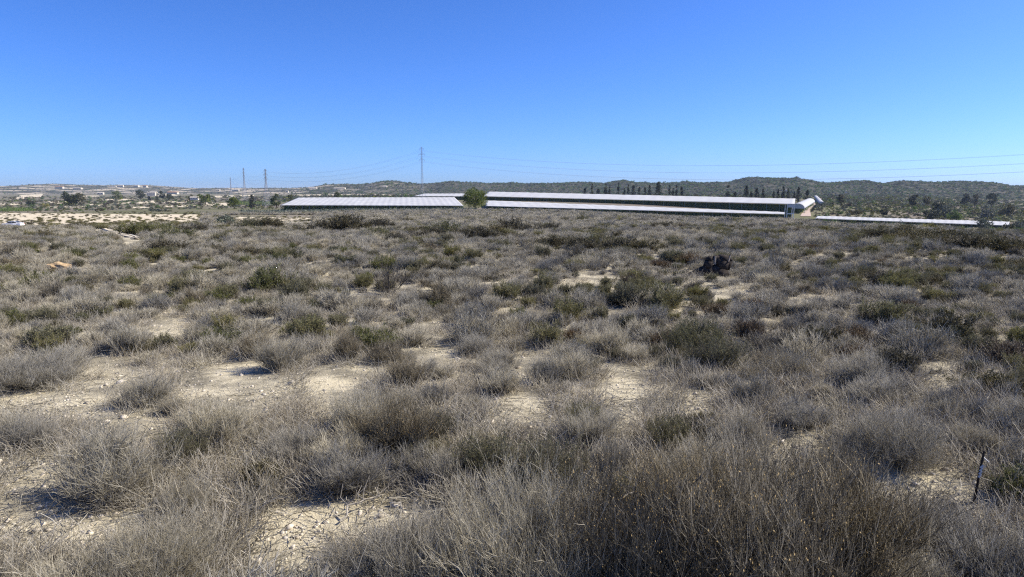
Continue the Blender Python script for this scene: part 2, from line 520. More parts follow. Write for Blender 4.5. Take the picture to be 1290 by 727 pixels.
def grow(base, d, L, k, r, curl=.2, up=.25, wob=.12):
    """curved shoots from base along d; arrays of n"""
    n = len(base)
    t = np.linspace(0, 1, k)
    d = d / (np.linalg.norm(d, axis=-1, keepdims=True) + 1e-9)
    side = r.normal(0, 1, (n, 3)); side -= (side * d).sum(-1, keepdims=True) * d
    P_ = base[:, None] + d[:, None] * (L[:, None] * t)[..., None]
    P_ = P_ + side[:, None] * (curl * L[:, None] * t ** 2)[..., None] * .5
    P_[..., 2] += up * L[:, None] * t ** 2
    P_ = P_ + r.normal(0, 1, (n, k, 3)) * (wob * .3 * L[:, None] / k * (t > 0))[..., None]
    return P_

def pick(P_, tmin, tmax, m, r):
    """m random points on each polyline, with tangent"""
    n, k, _ = P_.shape
    t = r.uniform(tmin, tmax, (n, m)) * (k - 1)
    i = np.clip(t.astype(int), 0, k - 2); f = (t - i)[..., None]
    a = np.take_along_axis(P_, i[..., None].repeat(3, -1), 1); b = np.take_along_axis(P_, (i + 1)[..., None].repeat(3, -1), 1)
    return (a * (1 - f) + b * f).reshape(-1, 3), ((b - a) / (np.linalg.norm(b - a, axis=-1, keepdims=True) + 1e-9)).reshape(-1, 3)

def shrub_parts(seed, w=1.0, h=.62, n0=46, n1=9, n2=7, thick=1.0, spread=1.0, lean=(0, 0), upb=.35, twl=.16, rough=1.0):
    """returns stems mesh data and twigs mesh data for a bush of width w, height h"""
    r = np.random.default_rng(seed)
    az = r.uniform(0, 6.283, n0); pol = np.arccos(1 - r.uniform(0, 1, n0) ** 1.0 * (1 - math.cos(R(74) * spread)))
    d = np.stack([np.sin(pol) * np.cos(az) + lean[0], np.sin(pol) * np.sin(az) + lean[1], np.cos(pol) + .05], -1)
    d /= np.linalg.norm(d, axis=-1, keepdims=True)
    lob = 1 + .22 * np.sin(az * 2 + r.uniform(0, 6)) + .14 * np.sin(az * 3 + r.uniform(0, 6))
    L = 1 / np.sqrt((d[:, 0] ** 2 + d[:, 1] ** 2) / (w * .42 * lob) ** 2 + d[:, 2] ** 2 / (h * .78) ** 2) * r.uniform(.65, 1.0, n0)
    base = np.stack([np.cos(az) * .06 * w * r.uniform(0, 1, n0), np.sin(az) * .06 * w * r.uniform(0, 1, n0), np.full(n0, -.03)], -1)
    st = grow(base, d, L, 5, r, .25, .12, .25)
    sr = thick * .0048 * np.linspace(1, .4, 5)[None] * r.uniform(.6, 1.2, (n0, 1))
    b1, t1 = pick(st, .22, 1.0, n1, r)
    d1 = t1 * .9 + r.normal(0, .55, t1.shape) * rough; d1[:, 2] += upb
    l1 = L.repeat(n1) * r.uniform(.22, .48, len(b1))
    br = grow(b1, d1, l1, 4, r, .3, .15, .25)
    rr1 = thick * .0022 * np.linspace(1, .5, 4)[None] * r.uniform(.7, 1.2, (len(b1), 1))
    b2, t2 = pick(br, .15, 1.0, n2, r)
    d2 = t2 * .9 + r.normal(0, .5, t2.shape) * rough; d2[:, 2] += upb * 1.3
    l2 = twl * r.uniform(.45, 1.15, len(b2)) * (.7 + .3 * h / .6)
    tw = grow(b2, d2, l2, 3, r, .3, .1, .2)
    rr2 = thick * .00125 * np.linspace(1, .55, 3)[None] * r.uniform(.7, 1.3, (len(b2), 1))
    vs, fs = tubes(st, sr); v1, f1 = tubes(br, rr1); v2, f2 = tubes(tw, rr2)
    ts = r.uniform(0, 1, n0).repeat(15)
    a1 = np.clip(r.normal(.4, .2, len(b1)), 0, 1).repeat(12)
    a2 = np.clip(r.normal(.62, .24, len(b2)), 0, 1).repeat(9)
    stems = (vs, fs, ts)
    twigs = (np.concatenate([v1, v2]), np.concatenate([f1, f2 + len(v1)]), np.concatenate([a1, a2]))
    return stems, twigs, br, tw, r

def blades(basep, d, L, W, r, tint):
    """leaf blades: one pointed quad each, slightly folded by random roll"""
    d = d / (np.linalg.norm(d, axis=-1, keepdims=True) + 1e-9)
    s = r.normal(0, 1, d.shape); s -= (s * d).sum(-1, keepdims=True) * d; s /= np.linalg.norm(s, axis=-1, keepdims=True) + 1e-9
    L = np.asarray(L)[:, None]; W = np.asarray(W)[:, None]
    V = np.stack([basep, basep + d * L * .55 + s * W, basep + d * L, basep + d * L * .5 - s * W], 1).reshape(-1, 3)
    q = np.arange(len(basep) * 4).reshape(-1, 4)
    return V, q, np.repeat(tint, 4)

def leafy(seed, w=1.0, h=.55, n0=26, n1=7, n2=6, nl=4, ll=.035, lw=.005, thick=1.3, **kw):
    st, tg, br, tw, r = shrub_parts(seed, w, h, n0, n1, n2, thick, twl=.13, **kw)
    b, t = pick(tw, .0, 1.0, nl, r)
    d = t + r.normal(0, .6, t.shape); d[:, 2] += .2
    V, q, a = blades(b, d, ll * r.uniform(.6, 1.3, len(b)), lw * r.uniform(.7, 1.3, len(b)), r, np.clip(r.normal(.5, .25, len(b)), 0, 1))
    return st, tg, (V, q, a)

def join(*parts):
    V = []; Q = []; A = []; o = 0
    for v, q, a in parts:
        V.append(v); Q.append(q + o); A.append(a); o += len(v)
    return np.concatenate(V), np.concatenate(Q), np.concatenate(A)

def mk(name, part, mat): return mesh_np(name, part[0], part[1], mat, False, part[2])

def two_mat(name, p1, m1, p2, m2):
    v, q, a = join(p1, p2)
    me = mesh_np(name, v, q, m1, False, a)
    me.materials.append(m2)
    mi = np.zeros(len(q), np.int32); mi[len(p1[1]):] = 1
    me.polygons.foreach_set('material_index', mi)
    return me

# near variants come as separate parts; the others as one mesh each
NEAR = {'grey': [], 'brown': [], 'olive': []}
for s in range(6):
    st, tg, br, tw, r = shrub_parts(100 + s, n0=58, n1=10, n2=8, h=.46 + .04 * (s % 3), spread=[1, .9, 1.08][s % 3], upb=[.35, .5, .2][s % 3])
    NEAR['grey'].append({'stems': mk('stems', st, M['stem']), 'twigs': mk('twigs', tg, M['twig'])})
for s in range(3):
    st, tg, br, tw, r = shrub_parts(140 + s, n0=70, n1=10, n2=9, h=.72, spread=.85, upb=.55, twl=.17, thick=1.0)
    tip = tw[::4, 2]
    V, q, a = blades(tip, r.normal(0, .4, tip.shape) + (0, 0, 1), np.full(len(tip), .011), np.full(len(tip), .0028), r, r.uniform(0, 1, len(tip)))
    NEAR['brown'].append({'stems': mk('stems', st, M['stem']), 'twigs': mk('twigs', tg, M['twig_dark']), 'seed_heads': mk('seed_heads', (V, q, a), M['seed'])})
for s in range(3):
    st, tg, lf = leafy(160 + s, n0=46, n1=9, n2=6, nl=4, h=.6, ll=.03, lw=.0026, thick=.9, upb=.7, spread=.8)
    NEAR['olive'].append({'stems': mk('stems', join(st, tg), M['stem']), 'foliage': mk('foliage', lf, M['olive'])})

NEAR['grey_big'] = []; NEAR['brown_big'] = []
for s in range(2):
    st, tg, br, tw, r = shrub_parts(120 + s, n0=120, n1=11, n2=9, h=.48, spread=1.0, upb=.45, twl=.085, thick=.5)
    NEAR['grey_big'].append({'stems': mk('stems', st, M['stem']), 'twigs': mk('twigs', tg, M['twig'])})
    st, tg, br, tw, r = shrub_parts(130 + s, n0=150, n1=11, n2=8, h=.6, spread=.9, upb=.6, twl=.085, thick=.5)
    tip = tw[::3, 2]
    V, q, a = blades(tip, r.normal(0, .4, tip.shape) + (0, 0, 1), np.full(len(tip), .008), np.full(len(tip), .002), r, r.uniform(0, 1, len(tip)))
    NEAR['brown_big'].append({'stems': mk('stems', st, M['stem']), 'twigs': mk('twigs', tg, M['twig_dark']), 'seed_heads': mk('seed_heads', (V, q, a), M['seed'])})

MID = {k: [] for k in ('grey', 'brown', 'olive', 'green', 'dark', 'rust', 'bare')}
for s in range(6):
    st, tg, br, tw, r = shrub_parts(200 + s, n0=40, n1=8, n2=7, thick=1.9, h=.42 + .05 * (s % 3), spread=1.05, upb=[.35, .5, .2][s % 3])
    MID['grey'].append(two_mat('twigs', st, M['stem'], tg, M['twig']))
for s in range(3):
    st, tg, br, tw, r = shrub_parts(230 + s, n0=40, n1=8, n2=7, thick=1.9, h=.55)
    MID['brown'].append(two_mat('twigs', st, M['stem'], tg, M['twig_dark']))
for kind, hh, ll, lw, sp in (('olive', .5, .04, .0045, .9), ('green', .55, .034, .0062, .95), ('dark', .40, .03, .0062, 1.15), ('rust', .46, .034, .0055, 1.0)):
    for s in range(3):
        st, tg, lf = leafy(260 + s + hash_off if False else 260 + s + int(hh * 100) * 7, n0=34, n1=8, n2=5, nl=6, h=hh, ll=ll, lw=lw, thick=1.8, spread=sp)
        MID[kind].append(two_mat('foliage', join(st, tg), M['twig_dark'], lf, M[kind]))
st, tg, br, tw, r = shrub_parts(299, n0=16, n1=6, n2=4, thick=2.4, h=.9, spread=.8, twl=.2)
MID['bare'].append(two_mat('twigs', st, M['stem'], tg, M['stem']))

# far variants: a few thick sprays, seen a pixel or two across
FAR = {k: [] for k in ('grey', 'olive', 'dark')}
for kind, ml, hh in (('grey', 'twig', .5), ('olive', 'olive', .5), ('dark', 'dark', .42)):
    for s in range(3):
        st, tg, br, tw, r = shrub_parts(320 + s + int(hh * 100), n0=26, n1=6, n2=5, thick=4.5, h=hh, spread=1.05)
        FAR[kind].append(mk(kind, tg, M[ml]))

# ------------------------------------------------------------------ scatter by geometry nodes (uncountable cover only)
def scatter(name, pts, rot, scl, idx, meshes, kind='stuff'):
    src = bpy.data.collections.new(name + '_source')
    for i, me in enumerate(meshes):
        o = bpy.data.objects.new('%s_source_%02d' % (name, i), me); src.objects.link(o)
    me = bpy.data.meshes.new(name)
    me.vertices.add(len(pts)); me.vertices.foreach_set('co', np.asarray(pts, np.float32).ravel())
    for nm, ty, dt, key in (('rot', 'FLOAT_VECTOR', rot, 'vector'), ('scl', 'FLOAT_VECTOR', scl, 'vector'), ('idx', 'INT', idx, 'value')):
        a = me.attributes.new(nm, ty, 'POINT')
        a.data.foreach_set(key, np.asarray(dt, np.int32 if ty == 'INT' else np.float32).ravel())
    o = link(name, me)
    ng = bpy.data.node_groups.new(name, 'GeometryNodeTree')
    ng.interface.new_socket('Geometry', in_out='INPUT', socket_type='NodeSocketGeometry')
    ng.interface.new_socket('Geometry', in_out='OUTPUT', socket_type='NodeSocketGeometry')
    gi = ng.nodes.new('NodeGroupInput'); go = ng.nodes.new('NodeGroupOutput')
    ip = ng.nodes.new('GeometryNodeInstanceOnPoints'); ci = ng.nodes.new('GeometryNodeCollectionInfo')
    ci.inputs[0].default_value = src; ci.inputs[1].default_value = True; ci.inputs[2].default_value = True
    ng.links.new(gi.outputs[0], ip.inputs['Points']); ng.links.new(ci.outputs[0], ip.inputs['Instance'])
    ip.inputs['Pick Instance'].default_value = True
    for nm, ty, sock in (('idx', 'INT', 'Instance Index'), ('rot', 'FLOAT_VECTOR', 'Rotation'), ('scl', 'FLOAT_VECTOR', 'Scale')):
        na = ng.nodes.new('GeometryNodeInputNamedAttribute'); na.data_type = ty; na.inputs[0].default_value = nm
        ng.links.new(na.outputs[0], ip.inputs[sock])
    ng.links.new(ip.outputs[0], go.inputs[0])
    md = o.modifiers.new('scatter', 'NODES'); md.node_group = ng
    tag(o, kind=kind)
    return o

# ------------------------------------------------------------------ the scrubland
# bare pale patches seen in the photograph (px, row, half-width, half-height)
BARE = [(45, 592, 46, 24), (70, 655, 120, 26), (365, 690, 75, 45), (300, 488, 75, 17), (70, 502, 95, 10), (425, 480, 45, 24), (175, 533, 55, 11), (300, 465, 50, 10),
        (785, 492, 34, 34), (660, 505, 50, 10), (550, 450, 32, 14), (1005, 548, 66, 13), (1120, 592, 70, 24), (760, 351, 26, 6), (500, 640, 65, 18), (400, 636, 40, 14),
        (205, 408, 28, 8), (545, 412, 22, 7), (330, 405, 22, 6), (1190, 462, 25, 8), (900, 372, 26, 5), (20, 645, 50, 20), (150, 470, 40, 8), (660, 455, 40, 7),
        (1255, 425, 18, 5), (850, 365, 16, 4), (30, 500, 60, 12), (880, 500, 24, 12),
        (1226, 622, 24, 44), (894, 344, 18, 4), (122, 288, 10, 2.6), (135, 291, 13, 3), (150, 295, 14, 3.6), (166, 300, 16, 4), (240, 470, 40, 8), (350, 655, 40, 16),
        (960, 590, 30, 8), (120, 455, 40, 7)]
def bare_w(px, row):
    k = np.zeros_like(px)
    for x, y, a, b in BARE:
        g = 1.10 if y > 440 else 1.05
        a, b = a * g, b * g
        k = np.maximum(k, 1 - np.clip(((px - x) / a) ** 2 + ((row - y) / b) ** 2, 0, 1.0))
    return k

GR = {'grey': 'dry grey shrubs on the scrubland', 'olive': 'olive green shrubs on the scrubland', 'dark': 'dark low shrubs on the scrubland', 'brown': 'brown twiggy shrubs on the scrubland'}
placed = []
NAMES = {'grey': 'grey_shrub', 'brown': 'brown_shrub', 'olive': 'olive_shrub', 'green': 'green_shrub', 'dark': 'dark_shrub', 'rust': 'rusty_shrub', 'bare': 'dead_shrub'}
def put_shrub(kind, x, y, width, label, group, hs=1.0, rz=None, near=None, var=None):
    z = gz(x, y)
    rz = random.uniform(0, 6.28) if rz is None else rz
    near = (math.hypot(x, y) < 9.5 and kind in NEAR) if near is None else near
    if near:
        nk = kind + '_big' if width > 1.0 and kind + '_big' in NEAR else kind
        v = NEAR[nk][random.randrange(len(NEAR[nk])) if var is None else var]
        o = empty(NAMES[kind], (x, y, z), rz)
        for nm, me in v.items(): link(nm, me, o)
    else:
        ms = MID[kind]
        o = link(NAMES[kind], ms[random.randrange(len(ms))], None, (x, y, z))
        o.rotation_euler = (random.uniform(-.08, .08), random.uniform(-.08, .08), rz)
    o.scale = (width, width * random.uniform(.85, 1.15), width * hs)
    tag(o, label, 'shrub', group)
    placed.append((x, y, width * .42))
    return o

# shrubs picked out one by one from the photograph: kind, px, row of the foot, width in px, height factor, label
PICK = [
 ('grey', 135, 628, 165, 1.0, 'broad grey twiggy shrub with a dark hollow under its left edge, at left'),
 ('grey', 190, 750, 220, .85, 'large grey twiggy shrub cut by the bottom edge, left of the stony bare earth'),
 ('grey', 20, 760, 120, .7, 'grey twiggy shrub in the bottom left corner'),
 ('grey', 440, 622, 130, 1.0, 'pale silvery shrub behind the fallen bleached branch'),
 ('grey', 655, 742, 260, 1.15, 'largest silvery grey shrub at the bottom centre with arching dead stems'),
 ('brown', 800, 760, 250, 1.15, 'dark brown shrub with ochre seed tips right of the silvery bottom centre shrub'),
 ('brown', 960, 765, 320, 1.1, 'tallest dark brown shrub with ochre seed tips at the bottom right of centre'),
 ('brown', 1060, 742, 190, 1.1, 'dark brown shrub with ochre seed tips at the right end of the big foreground thicket'),
 ('brown', 870, 690, 210, 1.0, 'brown grey shrub rising behind the foreground thicket'),
 ('olive', 690, 632, 150, 1.0, 'olive green broom-like shrub behind the silvery centre shrub'),
 ('olive', 612, 600, 100, 1.0, 'olive green broom-like shrub left of the larger one behind the silvery centre shrub'),
 ('grey', 1255, 745, 190, .8, 'pale grey shrub of long straight stalks in the bottom right corner'),
 ('grey', 520, 740, 170, .9, 'grey twiggy shrub at the bottom edge left of the silvery centre shrub'),
 ('grey', 455, 735, 120, .8, 'low pale twiggy shrub on the bottom edge right of the stony bare earth'),
 ('olive', 235, 585, 90, .9, 'grey shrub with an olive green heart behind the broad left shrub'),
 ('grey', 270, 560, 120, .9, 'dense grey shrub just behind the one with the olive heart'),
 ('grey', 352, 468, 90, .95, 'upright grey shrub with a strong shadow on the bare earth at left of centre'),
 ('grey', 330, 628, 75, .6, 'low brownish grey shrub between two bare patches at lower left'),
 ('grey', 190, 510, 85, .9, 'rounded grey shrub on the bare earth near the left edge'),
 ('brown', 505, 572, 120, .8, 'dark twiggy shrub in a shadowed hollow at lower centre'),
 ('olive', 550, 552, 80, .8, 'olive tinted shrub at lower centre beside the dark hollow'),
 ('olive', 60, 440, 75, .8, 'low olive green shrub near the left edge at mid height'),
 ('grey', 45, 488, 150, .7, 'wide low grey brown shrub at the left edge above the bare earth'),
 ('green', 340, 368, 62, .95, 'bright olive green shrub in the grey scrub at left centre'),
 ('dark', 380, 385, 40, .7, 'dark low shrub just right below the bright olive green one'),
 ('green', 652, 402, 30, 1.0, 'small bright green shrub alone in the grey scrub at the centre'),
 ('green', 545, 392, 36, .9, 'small bright green shrub left of the centre one'),
 ('green', 437, 336, 36, .9, 'small round yellow green shrub in the far grey scrub left of centre'),
 ('bare', 490, 372, 62, 1.0, 'dead bare shrub with dark crooked branches left of centre'),
 ('dark', 1130, 470, 80, 1.0, 'dense dark brown green shrub at right of centre'),
 ('rust', 1075, 437, 60, 1.0, 'rusty orange brown shrub behind the dense dark one at right'),
 ('dark', 1020, 440, 75, 1.0, 'dark grey green shrub left of the rusty one'),
 ('dark', 1185, 425, 85, .9, 'dark shrub in the far right scrub above a pale gap'),
 ('dark', 1245, 498, 85, .9, 'dark olive shrub near the right edge at mid height'),
 ('green', 1272, 625, 75, .9, 'olive green shrub behind the leaning stake at the right edge'),
 ('olive', 900, 468, 95, .8, 'olive tinted grey shrub right of centre at mid height'),
 ('grey', 1120, 585, 170, .9, 'broad grey brown shrub with a deep shadow to its left at lower right'),
 ('grey', 1003, 538, 75, .9, 'rounded grey shrub standing in front of a pale gap at right'),
 ('olive', 875, 440, 85, .9, 'pale olive shrub right of the centre'),
 ('grey', 765, 448, 75, 1.0, 'rounded grey shrub left of the long pale gap'),
 ('grey', 600, 432, 90, .9, 'broad grey green shrub near the centre'),
 ('grey', 630, 496, 70, .9, 'grey shrub on the row of pale gaps at the centre'),
 ('grey', 720, 478, 80, .9, 'rounded grey shrub just left of the long pale gap below the centre'),
 ('olive', 205, 440, 45, .8, 'small olive green shrub at left of centre'),
 ('olive', 350, 332, 48, .9, 'yellow olive shrub in the far scrub at left'),
 ('dark', 215, 322, 80, .6, 'wide dark flat shrub in the far scrub at left'),
 ('dark', 305, 325, 55, .6, 'dark flat shrub beside the yellow olive one in the far scrub'),
 ('grey', 930, 560, 95, .9, 'grey shrub in front of the olive tinted one at right'),
 ('brown', 1045, 640, 130, .9, 'brown shrub just behind the right end of the foreground thicket'),
 ('grey', 1170, 690, 120, .7, 'low grey shrub in front of the dark shadow left of the stake'),
 ('rust', 900, 402, 46, .9, 'small rusty brown shrub below the charred stump'),
 ('olive', 640, 380, 60, .8, 'wide olive brown shrub in the middle distance at the centre'),
 ('green', 15, 372, 40, .8, 'green shrub on the left edge in the middle distance'),
 ('green', 155, 427, 30, .8, 'small green shrub among grey ones at left'),
]
ncount = {}
for kind, px, row, wpx, hs, lab in PICK:
    p = on_ground(px, min(row, 770))
    width = wpx / F * (p.y * math.cos(P) + (EYE - p.z) * math.sin(P)) * (1.12 if row > 680 else .98)
    put_shrub(kind, p.x, p.y, width, lab, None, hs)
    ncount[kind] = ncount.get(kind, 0) + 1

LM = [(430, 622, 'pale silvery shrub'), (135, 620, 'broad shrub over the hollow'), (190, 715, 'large bottom left shrub'), (655, 700, 'silvery bottom centre shrub'), (960, 690, 'tallest dark foreground shrub'),
      (690, 610, 'olive broom-like shrub'), (1234, 600, 'leaning stake'), (365, 690, 'bottom left stony earth'), (250, 570, 'shrub with the olive heart'), (352, 455, 'strongly shadowed upright shrub'),
      (300, 488, 'largest pale bare patch'), (190, 500, 'rounded left shrub'), (505, 560, 'shadowed hollow at lower centre'), (60, 430, 'left edge olive shrub'), (340, 358, 'bright olive green shrub'),
      (652, 395, 'small bright green centre shrub'), (545, 385, 'small green shrub left of centre'), (437, 330, 'round yellow green shrub'), (490, 360, 'dead bare shrub'), (1130, 455, 'dense dark brown green shrub'), (1075, 430, 'rusty orange shrub'),
      (1245, 485, 'right edge olive shrub'), (900, 455, 'olive shrub right of centre'), (1120, 570, 'broad shrub with the deep shadow'), (1003, 530, 'pale gap at right'), (765, 440, 'rounded centre shrub'),
      (785, 495, 'long pale gap below the centre'), (600, 425, 'broad grey green centre shrub'), (630, 490, 'centre row of pale gaps'), (205, 430, 'small left olive shrub'), (898, 338, 'charred stump'), (74, 340, 'orange rock'),
      (598, 264, 'lone round pine'), (284, 288, 'round grey green bush'), (17, 284, 'parked car'), (142, 294, 'pale track'), (760, 352, 'small far pale gap'), (1010, 275, 'porch by the road'), (1240, 290, 'tree at the net strip'), (465, 262, 'wide left net roof'),
      (800, 268, 'long tapering net roof')]
_used = {}
def near_label(look, px, row):
    d = [math.hypot(px - a, (row - b) * 2.2) for a, b, _ in LM]
    k = int(np.argmin(d)); a, b, nm = LM[k]
    dx, dy = px - a, (row - b) * 2.2
    side = ('right of' if dx > 0 else 'left of') if abs(dx) > abs(dy) else ('in front of' if dy > 0 else 'behind')
    key = (look, side, nm); c = _used.get(key, 0); _used[key] = c + 1
    if c >= 4:
        for k2 in list(np.argsort(d)[1:14]):
            lab = '%s between the %s and the %s' % (look, nm, LM[k2][2])
            if lab not in _used and len(lab.split()) <= 16:
                _used[lab] = 1
                return lab
    how = ['just', 'slightly farther', 'farther', 'well', 'far', 'much farther', 'farthest', 'remotely'][min(c, 7)]
    lab = '%s %s %s the %s' % (look, how, side, nm)
    return lab if len(lab.split()) <= 16 else '%s %s the %s' % (look, side, nm)

# wide dark shrubs that make low bands across the far part of the scrub
BANDS = [(440, 293, 70), (405, 293, 50), (480, 290, 45), (560, 299, 50), (600, 305, 60), (585, 300, 40), (650, 294, 60), (625, 298, 45), (530, 298, 40), (545, 303, 50),
         (700, 314, 55), (735, 318, 60), (770, 317, 60), (800, 318, 50), (710, 309, 40), (832, 289, 32), (318, 289, 40), (300, 288, 34), (340, 289, 46), (355, 326, 46),
         (1110, 304, 56), (1150, 306, 60), (1180, 312, 66), (1220, 317, 70), (1250, 320, 64), (1280, 318, 60), (1135, 300, 50), (1200, 305, 50), (1090, 309, 40), (1240, 308, 50),
         (200, 297, 46), (175, 296, 40), (240, 296, 44), (220, 302, 40), (270, 320, 40), (470, 301, 36), (500, 308, 44), (60, 303, 40),
         (655, 305, 34), (870, 294, 26), (930, 291, 26), (690, 292, 36), (1290, 340, 50), (1230, 345, 40), (1110, 358, 44), (985, 345, 36), (1050, 335, 30), (1180, 360, 44)]
for i, (px, row, wpx) in enumerate(BANDS):
    p = on_ground(px, row)
    put_shrub('green' if i in (3, 16, 30, 31, 33, 35) else 'dark', p.x, p.y, wpx / F * p.y * 1.2,
              near_label('green leafy spreading shrub' if i in (3, 16, 30, 31, 33, 35) else 'dark low spreading shrub', px, row), 'low shrubs in bands across the far scrub', .62)

# the rest: a jittered spread, thinner on bare earth; the largest in view become individuals
def spread(y0, y1, step, keep):
    xs = []
    y = y0
    while y < y1:
        half = y * .80 + 2.5
        n = int(2 * half / step)
        x = np.linspace(-half, half, n) + rng.uniform(-.5, .5, n) * step
        yy = y + rng.uniform(-.5, .5, n) * step
        xs.append(np.stack([x, yy], -1))
        y += step
    a = np.concatenate(xs)
    z = ground_z(a[:, 0], a[:, 1])
    px, row, dep = to_px(a[:, 0], a[:, 1], z)
    b = bare_w(px, row)
    for dz, dx in ((.16, 0), (.33, 0), (.16, .24), (.16, -.24), (0, .26), (0, -.26)):
        qx, qr, _ = to_px(a[:, 0] + dx, a[:, 1], z + dz)
        b = np.maximum(b, bare_w(qx, qr) * np.where((row > 430) & (px < 480), .66, .42))
    dens = .5 + .5 * waves(a[:, 0], a[:, 1], 4.0, 6, 22)
    ok = (rng.uniform(0, 1, len(a)) < keep * np.clip(.62 + .6 * dens, 0, 1) * np.clip(1 - 2.6 * b, 0, 1)) & (px > -160) & (px < 1450) & (a[:, 1] > 2.4)
    return a[ok], px[ok], row[ok], dep[ok]

near_pts, npx, nrow, ndep = spread(2.6, 26, .43, .96)
_st = on_ground(897, 347)
placed.append((_st.x - .15, _st.y - .15, .62))
pk = np.array(placed)
def clear(a, f=.75):
    d = np.hypot(a[:, None, 0] - pk[None, :, 0], a[:, None, 1] - pk[None, :, 1])
    return (d > pk[None, :, 2] * f).all(1)
okc = clear(near_pts)
near_pts, npx, nrow, ndep = near_pts[okc], npx[okc], nrow[okc], ndep[okc]
nwid = np.clip(rng.lognormal(math.log(.455), .34, len(near_pts)), .2, .95)
# greener and darker plants come in loose drifts
tone = waves(near_pts[:, 0], near_pts[:, 1], 6.0, 6, 2) + rng.normal(0, .32, len(near_pts)) + (npx - 645) / 4200
nkind = np.where(tone > .33, 'olive', np.where(tone < -.80, 'brown', 'grey')).astype(object)
pick_d = rng.uniform(0, 1, len(near_pts))
nkind[(pick_d < .035)] = 'dark'; nkind[(pick_d > .955) & (npx > 700)] = 'rust'; nkind[(pick_d > .925) & (npx < 640)] = 'green'
seen = (npx > -60) & (npx < 1350) & (nrow < 800)
big = nwid / ndep * seen
order = np.argsort(-big)
indiv = np.zeros(len(near_pts), bool)
LIM = {'grey': 250, 'olive': 130, 'brown': 70, 'dark': 40, 'green': 45, 'rust': 24}
for i in order:
    k = nkind[i]
    if seen[i] and LIM.get(k, 0) > 0:
        indiv[i] = True; LIM[k] -= 1
LOOK = {'grey': 'dry grey twiggy shrub', 'olive': 'olive tinted shrub', 'brown': 'dark brown twiggy shrub', 'dark': 'dark low leafy shrub', 'green': 'yellow green leafy shrub', 'rust': 'rusty brown shrub'}
for i in [int(q) for q in order if indiv[q]]:
    k = nkind[i]
    put_shrub(k, near_pts[i, 0], near_pts[i, 1], nwid[i], near_label(('small ' if nwid[i] < .55 else 'large ' if nwid[i] > .78 else '') + LOOK[k], npx[i], nrow[i]), 'shrubs scattered over the scrubland', random.uniform(.8, 1.1))

def stuff_scrub(name, pts, wid, kinds, table, hs=(.75, 1.1)):
    names = sorted(table)
    meshes = []; start = {}
    for k in names: start[k] = len(meshes); meshes += table[k]
    idx = np.array([start[k] + rng.integers(len(table[k])) for k in kinds])
    z = ground_z(pts[:, 0], pts[:, 1])
    n = len(pts)
    P3 = np.stack([pts[:, 0], pts[:, 1], z], -1)
    rot = np.stack([rng.normal(0, .06, n), rng.normal(0, .06, n), rng.uniform(0, 6.283, n)], -1)
    scl = np.stack([wid, wid * rng.uniform(.85, 1.15, n), wid * rng.uniform(*hs, n)], -1)
    return scatter(name, P3, rot, scl, idx, meshes)

rest = ~indiv
mid_pts, mpx, mrow, mdep = spread(26, 75, .51, .95)
okc = clear(mid_pts, .6); mid_pts, mpx = mid_pts[okc], mpx[okc]
allp = np.concatenate([near_pts[rest], mid_pts])
allw = np.concatenate([nwid[rest], np.clip(rng.lognormal(math.log(.56), .32, len(mid_pts)), .28, 1.15)])
t2 = waves(mid_pts[:, 0], mid_pts[:, 1], 9.0, 6, 2) + rng.normal(0, .32, len(mid_pts)) + (mpx - 645) / 4200
k2 = np.where(t2 > .33, 'olive', np.where(t2 < -.8, 'brown', 'grey')).astype(object)
k2[rng.uniform(0, 1, len(k2)) < .03] = 'dark'
allk = np.concatenate([nkind[rest], k2])
stuff_scrub('dry_scrub', allp, allw, allk, {k: MID[k] for k in ('grey', 'brown', 'olive', 'green', 'dark', 'rust')})

# scrub out to the vines, in thicker sprays
def far_scrub():
    out = []
    for y0, y1, step in ((75, 150, 1.0), (150, 430, 2.2)):
        a, px, row, dep = spread(y0, y1, step, .95)
        keep = ~((px < 255) & (a[:, 1] > 125))          # the bare field on the left
        keep &= ~((px > 100) & (px < 185) & (row < 303) & (row > 285) & (np.abs(px - (118 + (row - 286) * 3.4)) < 9))
        keep &= ~((px > 286) & (px < 398) & (a[:, 1] > 140) & (row > 271))
        keep &= ~((px > 1000) & (a[:, 1] > 330))
        out.append((a[keep], px[keep], step))
    pts = np.concatenate([o[0] for o in out]); px = np.concatenate([o[1] for o in out])
    wid = np.concatenate([np.clip(rng.lognormal(math.log(o[2] * 1.1), .25, len(o[0])), .6, 4) for o in out])
    t = waves(pts[:, 0], pts[:, 1], 24.0, 6, 2) + rng.normal(0, .35, len(pts)) + (px - 645) / 3000
    kk = np.where(t > .55, 'olive', np.where((t < -.75), 'dark', 'grey')).astype(object)
    stuff_scrub('far_scrub', pts, wid, kk, FAR, (.55, .85))
far_scrub()

